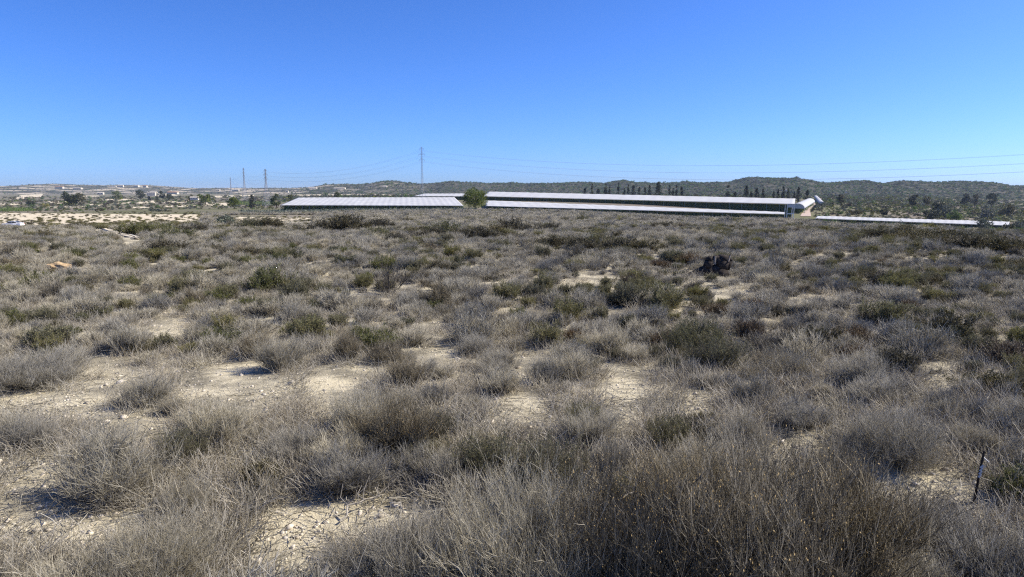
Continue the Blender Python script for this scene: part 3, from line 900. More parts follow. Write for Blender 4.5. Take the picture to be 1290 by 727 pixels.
# tufts on the cream field and small bushes over the far country
def far_bushes():
    n = 700
    px = rng.uniform(-40, 262, n); row = rng.uniform(266.5, 289, n)
    pts = np.array([on_ground(a, b)[:2] for a, b in zip(px, row)])
    stuff_scrub('field_weeds', pts, rng.uniform(.9, 3.2, n), np.where(rng.uniform(0, 1, n) < .5, 'olive', 'dark').astype(object), FAR, (.4, .7))
    n = 260
    px = rng.uniform(284, 402, n); row = rng.uniform(272.5, 280, n)
    pts = np.array([on_ground(a, b)[:2] for a, b in zip(px, row)])
    stuff_scrub('field_weeds', pts, rng.uniform(.8, 2.4, n), np.where(rng.uniform(0, 1, n) < .5, 'olive', 'grey').astype(object), FAR, (.35, .6))
    n = 36000
    y = np.exp(rng.uniform(math.log(330), math.log(2400), n)); px = rng.uniform(-60, 1350, n)
    # nothing grows on the canopies, the road or the fields in the middle
    mask = ((px > 1028) & (y > 520)) | ((px < 350) & (y > 620)) | ((px > 350) & (px < 1030) & (y > 1150)) | ((px > 1028) & (y < 380))
    mask &= ~((px < 262) & (y < 600))
    mask &= rng.uniform(0, 1, n) < np.where(px > 1028, 1.0, np.where(px < 350, .30, .62))
    px, y = px[mask], y[mask]
    x = (px - 645) / F * y / math.cos(P) ** -1
    pts = np.stack([x, y], -1)
    px = px[:len(pts)]
    wid = rng.lognormal(math.log(3.2), .4, len(pts)) * np.clip(y / 900, .6, 1.6)
    kk = np.where(waves(pts[:, 0], pts[:, 1] * .5, 70, 6, 5) + rng.normal(0, .4, len(pts)) > -.12, rng.choice(['olive', 'green', 'crop'], len(pts)), rng.choice(['dark', 'grey', 'grey'], len(pts))).astype(object)
    kk[(px > 1090) & (rng.uniform(0, 1, len(pts)) < .30)] = 'crop'
    stuff_scrub('distant_bushes', pts, wid, kk, BLOB, (.4, .75))
# stones and dry litter on the near ground
def small_cover():
    r = np.random.default_rng(77)
    stones = []
    for s in range(4):
        ph = (1 + 5 ** .5) / 2
        v = np.array([(-1, ph, 0), (1, ph, 0), (-1, -ph, 0), (1, -ph, 0), (0, -1, ph), (0, 1, ph), (0, -1, -ph), (0, 1, -ph), (ph, 0, -1), (ph, 0, 1), (-ph, 0, -1), (-ph, 0, 1)]) / 1.9
        v = v * r.uniform(.7, 1.25, (12, 1)) * (1.1, .85, .55)
        f = np.array([(0, 11, 5), (0, 5, 1), (0, 1, 7), (0, 7, 10), (0, 10, 11), (1, 5, 9), (5, 11, 4), (11, 10, 2), (10, 7, 6), (7, 1, 8), (3, 9, 4), (3, 4, 2), (3, 2, 6), (3, 6, 8), (3, 8, 9), (4, 9, 5), (2, 4, 11), (6, 2, 10), (8, 6, 7), (9, 8, 1)])
        stones.append(mesh_np('stone', v, f, M['stone'], False, np.full(12, r.uniform(0, 1))))
    n = 26000
    y = np.exp(r.uniform(math.log(2.3), math.log(22), n)); x = r.uniform(-1, 1, n) * (y * .8 + 1)
    z = ground_z(x, y)
    scl = np.repeat(np.clip(r.lognormal(math.log(.009), .55, n), .004, .05)[:, None], 3, 1)
    scatter('gravel', np.stack([x, y, z + .002], -1), r.uniform(0, 6.28, (n, 3)) * (.1, .1, 1), scl, r.integers(0, 4, n), stones)
    # litter: little heaps of broken twigs
    heaps = []
    for s in range(3):
        m = 26
        b = np.stack([r.normal(0, .16, m), r.normal(0, .16, m), r.uniform(.002, .02, m)], -1)
        d = np.stack([r.normal(0, 1, m), r.normal(0, 1, m), r.normal(0, .12, m)], -1)
        pts = grow(b, d, r.uniform(.04, .16, m), 3, r, .3, .05, .3)
        v, q = tubes(pts, np.full((m, 3), .0016))
        heaps.append(mesh_np('litter', v, q, M['twig'], False, np.clip(r.normal(.45, .25, m), 0, 1).repeat(9)))
    n = 4200
    y = np.exp(r.uniform(math.log(2.4), math.log(20), n)); x = r.uniform(-1, 1, n) * (y * .8 + 1)
    z = ground_z(x, y)
    px, row, dep = to_px(x, y, z)
    k = r.uniform(0, 1, n) > bare_w(px, row) * 1.6
    x, y, z = x[k], y[k], z[k]; n = len(x)
    scatter('twig_litter', np.stack([x, y, z], -1), r.uniform(0, 6.28, (n, 3)) * (.02, .02, 1), np.repeat(r.uniform(.7, 1.6, n)[:, None], 3, 1), r.integers(0, 3, n), heaps)
    # low dry tufts between the shrubs
    tufts = []
    for s in range(3):
        m = 70
        b = np.stack([r.normal(0, .06, m), r.normal(0, .06, m), np.full(m, -.01)], -1)
        d = np.stack([r.normal(0, .5, m), r.normal(0, .5, m), r.uniform(.5, 1, m)], -1)
        pts = grow(b, d, r.uniform(.06, .2, m), 3, r, .5, -.1, .2)
        v, q = tubes(pts, np.array([.0014, .001, .0006])[None].repeat(m, 0))
        tufts.append(mesh_np('tuft', v, q, M['straw'] if s else M['twig'], False, r.uniform(0, 1, m).repeat(9)))
    n = 9000
    y = np.exp(r.uniform(math.log(2.4), math.log(34), n)); x = r.uniform(-1, 1, n) * (y * .8 + 1)
    z = ground_z(x, y)
    px, row, dep = to_px(x, y, z)
    bw = np.maximum(bare_w(px, row), np.maximum(bare_w(px, row - 14), bare_w(px, row - 28)))
    k = r.uniform(0, 1, n) > bw * 1.9
    x, y, z = x[k], y[k], z[k]; n = len(x)
    scatter('dry_grass', np.stack([x, y, z], -1), r.uniform(0, 6.28, (n, 3)) * (.02, .02, 1), np.repeat(r.uniform(.7, 1.7, n)[:, None], 3, 1), r.integers(0, 3, n), tufts)
small_cover()

# ------------------------------------------------------------------ things lying about in the scrub
def stump():
    p = on_ground(897, 347)
    o = empty('tree_stump', (p.x, p.y, p.z), .2)
    o.scale = (.85,) * 3
    r = random.Random(4)
    m = MB()
    m.tube([(.22, 0, -.08), (.27, .02, .18), (.36, .03, .42), (.37, .0, .58)], [.26, .22, .21, .17], 11)
    m.tube([(.3, 0, .30), (.12, .02, .50), (.10, .0, .56)], [.15, .12, .10], 8)
    m.tube([(.42, 0, .2), (.52, -.04, .44), (.54, -.04, .52)], [.14, .11, .07], 8)
    m.obj('split_trunk', M['stump'], o, True)
    m = MB()
    m.tube([(-.02, 0, -.08), (-.14, .02, .22), (-.12, 0, .44), (-.07, .02, .56)], [.22, .17, .12, .07], 10)
    m.tube([(-.1, 0, .1), (.2, .02, .14)], [.18, .2], 9)
    m.obj('side_trunk', M['stump'], o, True)
    m = MB()
    m.tube([(-.1, 0, .16), (-.34, .03, .14), (-.6, .05, .05), (-.85, .07, .0)], [.16, .13, .09, .04], 9)
    m.tube([(.35, 0, .08), (.42, -.1, -.06)], [.14, .16], 8)
    m.obj('root', M['stump'], o, True)
    m = MB(); m.tube([(.03, -.06, .34), (.05, -.06, .58)], [.05, .03], 6); m.tube([(.42, -.16, .42), (.52, -.10, .60)], [.03, .02], 6)
    m.obj('splinter', M['split'], o)
    tag(o, 'charred split tree stump with a low root, alone in the grey scrub at right', 'stump')
stump()

def stake():
    p = on_ground(1226, 632)
    q = at(1240, 568, p.y - .05)
    d = q - p
    o = empty('marker_stake', p)
    m = MB()
    m.tube([(0, 0, -.1), d * .5, d], [.0085, .008, .007], 7)
    m.obj('rod', M['stump'], o)
    m = MB()
    a = d * .52; b = d * .70
    for t in (0, .33, .66, 1):
        c = a.lerp(b, t)
        m.bar(c + Vector((-.006, -.008, -.010)), c + Vector((.008, -.009, .014)), .0075, .006, 5)
    m.add([b + Vector((.0, -.012, 0)), b + Vector((.026, -.016, .010)), b + Vector((.024, -.012, .002)), b + Vector((.0, -.006, -.016))], [(0, 1, 2, 3)])
    m.obj('tape', M['rag'], o)
    m = MB(); c = d * .88
    m.bar(c, c + Vector((.035, -.012, -.03)), .005, .003, 5)
    m.obj('wire_tie', M['rag'], o)
    tag(o, 'thin dark leaning stake with white tape tied round it at the right edge', 'stake')
stake()

def rock():
    p = on_ground(74, 344)
    r = np.random.default_rng(9)
    import bmesh
    bm = bmesh.new(); bmesh.ops.create_icosphere(bm, subdivisions=3, radius=.5)
    for v in bm.verts:
        c = v.co.normalized()
        k = .5 * (1 + .22 * math.sin(c.x * 5 + 1) * math.cos(c.y * 4) + .12 * math.sin(c.z * 9 + c.x * 7))
        v.co = Vector((c.x * k * 1.6, c.y * k, c.z * k * .62))
    me = bpy.data.meshes.new('rock'); bm.to_mesh(me); bm.free(); me.materials.append(M['rock'])
    o = link('rock', me, None, (p.x, p.y, p.z + .16)); o.scale = (.40,) * 3
    tag(o, 'ochre orange rock showing through the grey scrub at left', 'rock')
rock()

def branch(name, px0, row0, px1, row1, lab, seed, r0=.012, lift=.05):
    a, b = on_ground(px0, row0), on_ground(px1, row1)
    r = np.random.default_rng(seed)
    o = empty(name, a)
    d = b - a
    pts = [Vector((0, 0, lift))]
    for t in np.linspace(.15, 1, 8):
        pts.append(d * t + Vector((r.normal(0, .018), r.normal(0, .018), lift + .05 * math.sin(t * 3) + r.normal(0, .012))))
    m = MB(); m.tube(pts, list(np.linspace(r0, r0 * .35, len(pts))), 6)
    m.obj('stem', M['pale_wood'], o)
    m = MB()
    for i in range(2, 9):
        for s in range(2):
            v = Vector((r.normal(0, .6), r.normal(0, .6), abs(r.normal(0, .5)) )).normalized() * r.uniform(.06, .18)
            mid = pts[i] + v * .5 + Vector((r.normal(0, .01), 0, r.normal(0, .01)))
            m.tube([pts[i], mid, pts[i] + v + d.normalized() * .04], [r0 * .4, r0 * .3, r0 * .15], 5)
    m.obj('twig', M['pale_wood'], o)
    tag(o, lab, 'branch')
M['pale_wood'] = flat('bleached_wood', (.30, .275, .235), .9, .1, .4, 14)
branch('fallen_branch', 428, 662, 486, 628, 'bleached fallen branch on bare earth left of the silvery centre shrub', 2, .007, .02)
branch('dead_branch', 770, 712, 815, 660, 'thin bleached dead branch caught in the dark foreground shrub', 6, .007, .28)
branch('dead_branch', 838, 706, 880, 684, 'short bleached dead branch near the middle of the dark foreground thicket', 8, .006, .34)
branch('dead_branch', 560, 722, 640, 712, 'grey dead branch lying under the silvery centre shrub', 15, .009, .1)

# ------------------------------------------------------------------ trees
def crown_mesh(seed, w, h, n, leaf, mat, shape='round', z0=.0):
    """leaf blades gathered in clumps through the crown volume"""
    r = np.random.default_rng(seed)
    nc = max(10, n // 45)
    if shape == 'round':
        c = r.normal(0, 1, (nc, 3)); c /= np.linalg.norm(c, axis=-1, keepdims=True)
        c *= (r.uniform(.25, 1, (nc, 1)) ** .4)
        c[:, 2] = np.where(c[:, 2] < -.5, -.5 + .2 * c[:, 2], c[:, 2])
        c = c * (w * .40, w * .40, h * .42) + (0, 0, z0 + h * .5)
        cr = r.uniform(.10, .19, nc) * w
    elif shape == 'spindle':
        t = r.uniform(0, 1, nc) ** .9
        rad = w * .5 * np.sin(np.clip(t * .92 + .08, 0, 1) ** .7 * math.pi) ** .7
        a = r.uniform(0, 6.28, nc)
        c = np.stack([np.cos(a) * rad * .55, np.sin(a) * rad * .55, z0 + t * h], -1)
        cr = r.uniform(.22, .42, nc) * w * (1.05 - .7 * t)
    else:   # low, spreading
        a = r.uniform(0, 6.28, nc); q = np.sqrt(r.uniform(0, 1, nc))
        c = np.stack([np.cos(a) * q * w * .42, np.sin(a) * q * w * .42, z0 + h * r.uniform(.15, .8, nc) * (1 - .45 * q)], -1)
        cr = r.uniform(.10, .2, nc) * min(w, h * 1.6)
    ci = r.integers(0, nc, n)
    off = r.normal(0, 1, (n, 3)); off /= np.linalg.norm(off, axis=-1, keepdims=True)
    off *= (r.uniform(0, 1, (n, 1)) ** .45) * cr[ci][:, None]
    if shape == 'spindle': off[:, 2] *= 1.8
    p = c[ci] + off
    d = off / (np.linalg.norm(off, axis=-1, keepdims=True) + 1e-9) + r.normal(0, .7, (n, 3)); d[:, 2] += .35
    tint = np.clip(r.normal(.5, .15, nc)[ci] + r.normal(0, .17, n), 0, 1)
    V, q_, a_ = blades(p, d, leaf * r.uniform(.6, 1.4, n), leaf * .38 * r.uniform(.6, 1.3, n), r, tint)
    return mesh_np('crown', V, q_, mat, False, a_)

def trunk_mesh(seed, h, r0, limbs=6, spread=.5, reach=1.0):
    r = random.Random(seed); m = MB()
    pts = [Vector((0, 0, -.3))]; n = 6
    for i in range(1, n + 1):
        pts.append(Vector((r.uniform(-.05, .05) * h * .3, r.uniform(-.05, .05) * h * .3, h * i / n)))
    m.tube(pts, [r0 * (1.15 - .8 * i / n) for i in range(n + 1)], 7)
    for k in range(limbs):
        b = pts[r.randrange(2, n)]
        a = r.uniform(0, 6.28)
        e = b + Vector((math.cos(a) * spread, math.sin(a) * spread, r.uniform(.3, .7))) * reach * r.uniform(.6, 1)
        mid = b.lerp(e, .5) + Vector((0, 0, .08 * reach))
        m.tube([b, mid, e], [r0 * .45, r0 * .3, r0 * .12], 5)
    return m.mesh('trunk', M['bark'])

def tree(name, px, base_row, top_row, wpx, Y, mat, label, group=None, shape='round', n=900, seed=None, cat='tree', trunk=True, z_base=None):
    seed = seed if seed is not None else int(px * 7 + top_row * 13)
    top = at(px, top_row, Y)
    zb = gz(top.x, Y) if z_base is None else z_base
    h = max(top.z - zb, 1.0)
    wd = wpx / F * Y
    o = empty(name, (top.x, Y, zb))
    f = .12 if shape == 'round' else .03
    if trunk: link('trunk', trunk_mesh(seed, h * .7, max(.06, h * .022), 6, .5, wd * .45), o)
    link('crown', crown_mesh(seed, wd, h * (1 - f), n, max(.1, math.sqrt(3.2 * wd * h / (n * .4))), mat, shape, h * f), o)
    tag(o, label, cat, group)
    return o

tree('pine_tree', 598.5, 266, 236.5, 35, 385, M['pine'], 'round bushy green pine standing alone in front of the gap between the white net roofs', n=5200, seed=21)

CYP = [(737, 237, 5), (746, 231.5, 3.4), (754, 237.5, 6), (763, 231.5, 5), (768, 235, 4), (779, 230.5, 3.6), (786.5, 237, 4), (791.5, 231.5, 3.2), (798, 235, 7), (805.5, 236.5, 5), (812.5, 236, 4),
       (818.5, 234, 4.5), (830, 230, 9), (843.5, 233.5, 3.4), (848, 237, 4), (852.5, 233, 4), (858.5, 236, 5.5)]
CYP2 = [(917.5, 234.5, 6), (926, 243, 8), (940.5, 235, 8), (946.5, 241, 5), (953.5, 238, 7), (961.5, 236.5, 4.5), (975, 241, 4), (980.5, 238.5, 4), (987.5, 235.5, 5.5), (993, 238, 5), (1001, 242, 4), (1006.5, 235.5, 5.5), (1017.5, 239.5, 6)]
def cyp_label(i, n, top, w, row):
    size = 'tall slim' if top < 235 and w < 5 else 'tall broad' if top < 235 else 'short slim' if w < 5 else 'short broad'
    o = ['first', 'second', 'third', 'fourth', 'fifth', 'sixth', 'seventh', 'eighth', 'ninth'][min(i, n - 1 - i)]
    return '%s cypress, %s from the %s end of the %s' % (size, o, 'left' if i <= n - 1 - i else 'right', row)
for i, (px, top, wd) in enumerate(CYP):
    tree('cypress_tree', px, 242, top, wd, 1010, M['cypress'], cyp_label(i, len(CYP), top, wd, 'long row'), 'cypresses in the long row behind the net roof', 'spindle', 900)
for i, (px, top, wd) in enumerate(CYP2):
    tree('cypress_tree', px, 248, top, wd, 860, M['cypress'], cyp_label(i, len(CYP2), top, wd, 'row by the road'), 'cypresses in the row nearer the dirt road', 'spindle', 900)

# other trees: px, top row, width px, distance, material, shape, label
T = [(89, 240.5, 22, 900, 'cypress', 'round', 'large dark tree on the cream slope at far left'), (101, 243, 14, 905, 'olive', 'round', 'olive brown tree right against the large dark tree'),
     (38, 252.5, 13, 850, 'cypress', 'round', 'small dark tree above the bright green field'), (198, 262, 26, 520, 'bluegreen', 'low', 'wide dark grey green bush behind the cream field'),
     (212, 264.5, 18, 515, 'dark', 'low', 'dark bush at the right side of the wide grey green one'),
     (258, 240.5, 17, 900, 'pine', 'round', 'loose green tree left of the first pylon'), (294, 248, 15, 600, 'pine', 'round', 'yellow green tree left of the pylon foot'),
     (317, 246, 8, 640, 'cypress', 'spindle', 'upright dark tree just left of the pylon'), (347, 244.5, 12, 600, 'pine', 'round', 'dark green tree between the pylon and the net roof'),
     (366, 244, 8, 760, 'pine', 'round', 'small tree behind the left tip of the net roof'), (425, 242, 9, 900, 'pine', 'round', 'small tree behind the back edge of the left net roof'),
     (284, 272, 28, 118, 'bluegreen', 'round', 'round grey green bush on the edge of the scrub at left'), (146, 240.5, 13, 1500, 'pine', 'round', 'tree between white houses on the far left slope'),
     (176, 240, 12, 1500, 'cypress', 'round', 'dark tree beside the cream house on the far left slope'), (204, 240, 8, 1450, 'cypress', 'round', 'small dark tree right of the cream house'),
     (213, 244, 10, 1300, 'cypress', 'round', 'dark tree below the cream slope at far left'), (240, 244, 9, 1200, 'olive', 'round', 'brown green tree in front of the grey shed'),
     (188, 241, 4, 1400, 'cypress', 'spindle', 'slim cypress in front of the cream house'), (197, 242, 4, 1400, 'cypress', 'spindle', 'slim cypress right of the cream house wall'),
     (56, 257, 10, 800, 'olive', 'round', 'small olive tree on the left slope'), (126, 262, 16, 600, 'dark', 'low', 'dark low bush at the foot of the terraces'),
     (1151, 242.5, 11, 820, 'cypress', 'round', 'dark round tree on the slope right of the dirt road'), (1174, 263.5, 20, 560, 'cypress', 'round', 'dark tree directly behind the long white net strip at right'),
     (1114, 263, 12, 600, 'cypress', 'round', 'small dark tree behind the left part of the net strip'), (1078, 263.5, 20, 610, 'dark', 'low', 'wide dark bush behind the left part of the net strip'),
     (1240, 275.5, 21, 390, 'bluegreen', 'round', 'grey green tree covering the right part of the net strip'), (1274, 279, 22, 380, 'cypress', 'low', 'dark bush at the right end of the net strip'),
     (1287, 279, 20, 370, 'bluegreen', 'round', 'pale grey bush at the right edge beyond the scrub'), (1194, 256.5, 26, 640, 'bluegreen', 'low', 'wide silvery bush on the slope behind the net strip'),
     (1202, 262, 18, 600, 'crop', 'low', 'fresh green bush below the silvery one'), (1217, 241.5, 12, 1100, 'cypress', 'round', 'dark tree on the far right flats'), (1229, 243.5, 9, 1080, 'dark', 'round', 'small dark tree next to the one on the far right flats'),
     (1251, 241.5, 12, 1150, 'cypress', 'round', 'dark tree farthest right on the flats'), (1244, 258, 18, 700, 'bluegreen', 'low', 'greyish bush on the right slope'), (1169, 245, 9, 950, 'dark', 'round', 'small dark tree right of the round one on the slope'),
     (1060, 242.5, 10, 850, 'dark', 'round', 'dark bush on the crest right of the dirt road'), (1183, 250, 16, 760, 'cypress', 'low', 'dark bush above the silvery one'), (1270, 252, 20, 800, 'dark', 'low', 'dark thicket on the slope at the far right')]
for px, top, wd, Y, mt, sh, lab in T:
    tree('bush' if sh == 'low' else 'tree', px, 0, top, wd, Y, M[mt], lab, None, sh, 700, cat='bush' if sh == 'low' or 'bush' in lab else 'tree', trunk=sh != 'low')
G = [(1040, 276), (1056, 279), (1073, 277), (1090, 280), (1105, 279), (1122, 280), (1140, 281), (1158, 282), (1175, 283), (1196, 283), (1215, 285), (1232, 286), (1254, 285)]
for i, (px, top) in enumerate(G):
    mt = ['crop', 'dark', 'pine', 'vine', 'pine', 'vine', 'crop', 'pine', 'dark', 'pine', 'vine', 'olive', 'crop'][i]
    tree('bush', px, 0, top, 17 + (i * 5) % 7, 330 - i * 4, M[mt], '%s bush, %s from the %s in the row below the white net strip' % (['fresh green', 'dark', 'mid green', 'deep green', 'mid green', 'deep green', 'fresh green', 'mid green', 'dark', 'mid green', 'deep green', 'olive', 'fresh green'][i], ['first', 'second', 'third', 'fourth', 'fifth', 'sixth', 'seventh'][min(i, 12 - i)], 'left' if i < 7 else 'right'), 'green bushes below the net strip', 'low', 420, cat='bush', trunk=False)

def hedge(name, quad, h, mat, label, n=2600, leaf=.6, cat='hedge', kind=None):
    c = [np.array(on_ground(*p) if len(p) == 2 else p) for p in quad]
    r = np.random.default_rng(abs(int(quad[0][0])))
    s, t = r.uniform(0, 1, n), r.uniform(0, 1, n)
    p = (c[0] * (1 - s)[:, None] + c[1] * s[:, None]) * (1 - t)[:, None] + (c[3] * (1 - s)[:, None] + c[2] * s[:, None]) * t[:, None]
    p[:, 2] = ground_z(p[:, 0], p[:, 1]) + h * r.uniform(.02, 1, n) * (.75 + .25 * waves(p[:, 0], p[:, 1], 6, 5, 3))
    d = r.normal(0, 1, (n, 3)); d[:, 2] += .6
    V, q, a = blades(p, d, leaf * r.uniform(.6, 1.4, n), leaf * .4 * r.uniform(.6, 1.3, n), r, np.clip(r.normal(.5, .22, n), 0, 1))
    o0 = c.copy() if False else c[0]
    me = mesh_np(name, V - o0, q, mat, False, a)
    o = link(name, me, None, tuple(o0))
    tag(o, label, cat, kind=kind)
    return o
hedge('vine_plot', [(-50, 267.5), (46, 266.5), (40, 263), (-50, 263)], 2.2, M['crop'], 'bright green strip of crops at the far left edge', 5000, .8, 'crop')
hedge('orchard_hedge', [(300, 259), (346, 259), (346, 256), (300, 256)], 4.5, M['crop'], 'green orchard hedge behind the trees at the pylon foot', 2600, 1.0)
hedge('roadside_hedge', [(1021, 268), (1024, 267), (1041, 250.8), (1038, 250.8)], 2.4, M['cypress'], 'dark hedge along the right side of the dirt road', 2600, .9)
hedge('field_hedge', [(372, 249.6), (520, 249.2), (520, 248.6), (372, 248.9)], 2.0, M['vine'], 'thin dark hedge behind the left net roof', 2200, .9)
hedge('scrub_strip', [(300, 270.5), (600, 265.5), (600, 264), (300, 266.5)], 1.6, M['bluegreen'], 'band of grey green weeds in front of the left net roof', 7000, .8, 'weeds', 'stuff')

# ------------------------------------------------------------------ net-roofed vineyards
def canopy(name, corners, label, sag=.25, nu=30, nv=14, posts=26, vine_n=6000, row_side=True):
    c = [np.array(at(*p)) for p in corners]              # front left, front right, back right, back left
    org = c[0].copy(); org[2] = gz(c[0][0], c[0][1])
    o = empty(name, tuple(org))
    s, t = np.meshgrid(np.linspace(0, 1, nu * 4 + 1), np.linspace(0, 1, nv * 2 + 1), indexing='ij')
    Lp = c[0] * (1 - s[..., None]) + c[1] * s[..., None]; Hp = c[3] * (1 - s[..., None]) + c[2] * s[..., None]
    Pt = Lp * (1 - t[..., None]) + Hp * t[..., None]
    Pt[..., 2] -= sag * (np.abs(np.sin(s * nu * math.pi)) * .8 + .2 * np.abs(np.sin(t * nv * math.pi)))
    Pt[..., 2] += .1 * waves(Pt[..., 0], Pt[..., 1], 40, 5, 9)
    V = (Pt - org).reshape(-1, 3); m, n = s.shape
    i, j = np.meshgrid(np.arange(m - 1), np.arange(n - 1), indexing='ij'); i = i.ravel(); j = j.ravel()
    q = np.stack([i * n + j, (i + 1) * n + j, (i + 1) * n + j + 1, i * n + j + 1], -1)
    roof = link('net_roof', mesh_np('net_roof', V, q, M['net'], True), o)
    sd_ = roof.modifiers.new('thickness', 'SOLIDIFY'); sd_.thickness = .06; sd_.offset = -1
    # rolled edge of the net along the front
    m_ = MB(); pts = [Vector(c[0] * (1 - k) + c[1] * k - org) + Vector((0, -.05, .0)) for k in np.linspace(0, 1, nu + 1)]
    m_.tube(pts, [.16] * len(pts), 5); m_.obj('rolled_net', M['net'], o)
    pm = MB(); pm.bar((0, 0, -.2), (0, 0, 1), .055, .05, 6); pme = pm.mesh('post', M['post'])
    for a, b, k in ((c[0], c[1], posts), (c[1], c[2], max(3, posts // 4)), (c[0], c[3], max(3, posts // 4))):
        for f in np.linspace(.004, .996, k):
            p = a * (1 - f) + b * f
            g = gz(p[0], p[1])
            po = link('post', pme, o, tuple(np.array([p[0], p[1], g]) - org)); po.scale = (1, 1, max(.8, p[2] - g))
    # rows of vines under the net: leaves from the ground up to the net
    r = np.random.default_rng(len(label) + int(corners[0][0]))
    n = vine_n
    f = r.uniform(0, 1, n); depth = np.abs(r.normal(0, 1, n)) * 2.2 - .5
    side = r.uniform(0, 1, n)
    p = c[0] * (1 - f)[:, None] + c[1] * f[:, None]
    p[:, 1] += depth
    g = ground_z(p[:, 0], p[:, 1])
    top = p[:, 2] - .45
    p[:, 2] = g + (top - g) * r.uniform(.0, 1, n) ** .8
    d = r.normal(0, 1, (n, 3))
    Vv, qq, aa = blades(p - org, d, .55 * r.uniform(.6, 1.4, n), .24 * r.uniform(.6, 1.3, n), r, np.clip(r.normal(.45, .25, n), 0, 1))
    vo = link('vines', mesh_np('vines', Vv, qq, M['vine'], False, aa), o); vo['kind'] = 'stuff'
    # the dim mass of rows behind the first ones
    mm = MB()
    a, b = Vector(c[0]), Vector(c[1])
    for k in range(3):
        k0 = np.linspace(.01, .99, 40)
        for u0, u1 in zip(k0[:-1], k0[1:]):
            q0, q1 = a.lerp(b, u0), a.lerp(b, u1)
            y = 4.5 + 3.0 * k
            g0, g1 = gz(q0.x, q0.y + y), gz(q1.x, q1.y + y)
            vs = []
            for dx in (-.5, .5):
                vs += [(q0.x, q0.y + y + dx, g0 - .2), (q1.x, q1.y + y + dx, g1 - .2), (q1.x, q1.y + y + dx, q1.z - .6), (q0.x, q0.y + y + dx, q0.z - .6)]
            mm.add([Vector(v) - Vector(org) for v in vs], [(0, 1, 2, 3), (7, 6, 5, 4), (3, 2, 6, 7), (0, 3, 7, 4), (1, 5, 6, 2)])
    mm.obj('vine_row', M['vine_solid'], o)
    tag(o, label, 'greenhouse')
    return o
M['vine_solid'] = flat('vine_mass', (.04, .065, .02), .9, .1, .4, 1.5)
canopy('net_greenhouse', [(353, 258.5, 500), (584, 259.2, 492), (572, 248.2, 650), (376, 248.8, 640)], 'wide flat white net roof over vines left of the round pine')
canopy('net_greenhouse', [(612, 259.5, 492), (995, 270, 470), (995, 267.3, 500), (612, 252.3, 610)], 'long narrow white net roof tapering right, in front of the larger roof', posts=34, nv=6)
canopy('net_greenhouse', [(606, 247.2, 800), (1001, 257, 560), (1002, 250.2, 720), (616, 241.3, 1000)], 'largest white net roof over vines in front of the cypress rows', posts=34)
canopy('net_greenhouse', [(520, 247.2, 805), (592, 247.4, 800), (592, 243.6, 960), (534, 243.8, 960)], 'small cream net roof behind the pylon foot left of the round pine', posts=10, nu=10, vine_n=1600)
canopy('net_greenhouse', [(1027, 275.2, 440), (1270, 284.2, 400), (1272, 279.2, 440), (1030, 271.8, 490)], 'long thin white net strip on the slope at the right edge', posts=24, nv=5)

def tunnel(name, p0, p1, wd, hh, label, gable=True, gm='film'):
    """arched film tunnel from the near end p0 to the far end p1 (ground centre points)"""
    a, b = Vector(p0), Vector(p1)
    d = (b - a); L = d.length; ax = d.normalized()
    sx = Vector((ax.y, -ax.x, 0)).normalized()
    o = empty(name, a)
    n = 14; k = 16
    def arch(c, i, sc=1.0):
        th = math.pi * i / n
        return c + sx * (math.cos(th) * wd / 2 * sc) + Vector((0, 0, hh * .5 + math.sin(th) * hh * .5 * sc))
    V = []; Fq = []
    for j in range(k + 1):
        c = ax * (L * j / k)
        for i in range(n + 1): V.append(arch(c, i, 1 - .02 * (j % 2)))
    for j in range(k):
        for i in range(n): Fq.append((j * (n + 1) + i, j * (n + 1) + i + 1, (j + 1) * (n + 1) + i + 1, (j + 1) * (n + 1) + i))
    me = bpy.data.meshes.new('film_roof'); me.from_pydata(V, [], Fq); me.materials.append(M['net'])
    for p in me.polygons: p.use_smooth = True
    fo = link('film_roof', me, o); s = fo.modifiers.new('thickness', 'SOLIDIFY'); s.thickness = .08
    hm = MB()
    for j in range(0, k + 1, 2):
        c = ax * (L * j / k)
        hm.tube([arch(c, i, 1.006) for i in range(n + 1)], [.07] * (n + 1), 4)
    hm.obj('hoop', M['post'], o)
    pm = MB(); pm.bar((0, 0, -.3), (0, 0, hh * .5), .1, .1, 6); pme = pm.mesh('post', M['post'])
    for j in range(0, k + 1, 2):
        for sgn in (-1, 1):
            q = ax * (L * j / k) + sx * sgn * wd / 2
            link('post', pme, o, q)
    if gable:
        g = MB(); vs = [arch(Vector((0, 0, 0)), i, .97) + ax * .3 for i in range(n + 1)]
        g.add(vs + [v + ax * .08 for v in vs], [tuple(range(n + 1)), tuple(range(2 * n + 1, n, -1))])
        g.obj('gable_film', M[gm], o)
    r = np.random.default_rng(5); nn = 2600
    f = r.uniform(0, 1, nn); w_ = r.uniform(-.46, .46, nn) * wd
    p = np.array(ax)[None] * (f * L)[:, None] + np.array(sx)[None] * w_[:, None]
    p[:, 2] = r.uniform(0, hh * .52, nn) + np.array(ax)[2] * f * L
    Vv, q, aa = blades(p, r.normal(0, 1, (nn, 3)), .7 * r.uniform(.6, 1.4, nn), .3 * r.uniform(.6, 1.3, nn), r, r.uniform(0, 1, nn))
    vo = link('vines', mesh_np('vines', Vv, q, M['vine'], False, aa), o); vo['kind'] = 'stuff'
    tag(o, label, 'greenhouse')
M['film'] = flat('grey_film', (.34, .37, .37), .5, .4, .1, .5)
g0 = at(1004.5, 264.5, 556); g0.z = gz(g0.x, g0.y)
g1 = at(1020, 254.5, 760); g1.z = gz(g1.x, g1.y)
tunnel('tunnel_greenhouse', g0, g1, 10.5, 8.0, 'arched white film tunnel beside the pinkish dirt road')
h0 = at(1036, 248, 800); h0.z = gz(h0.x, h0.y)
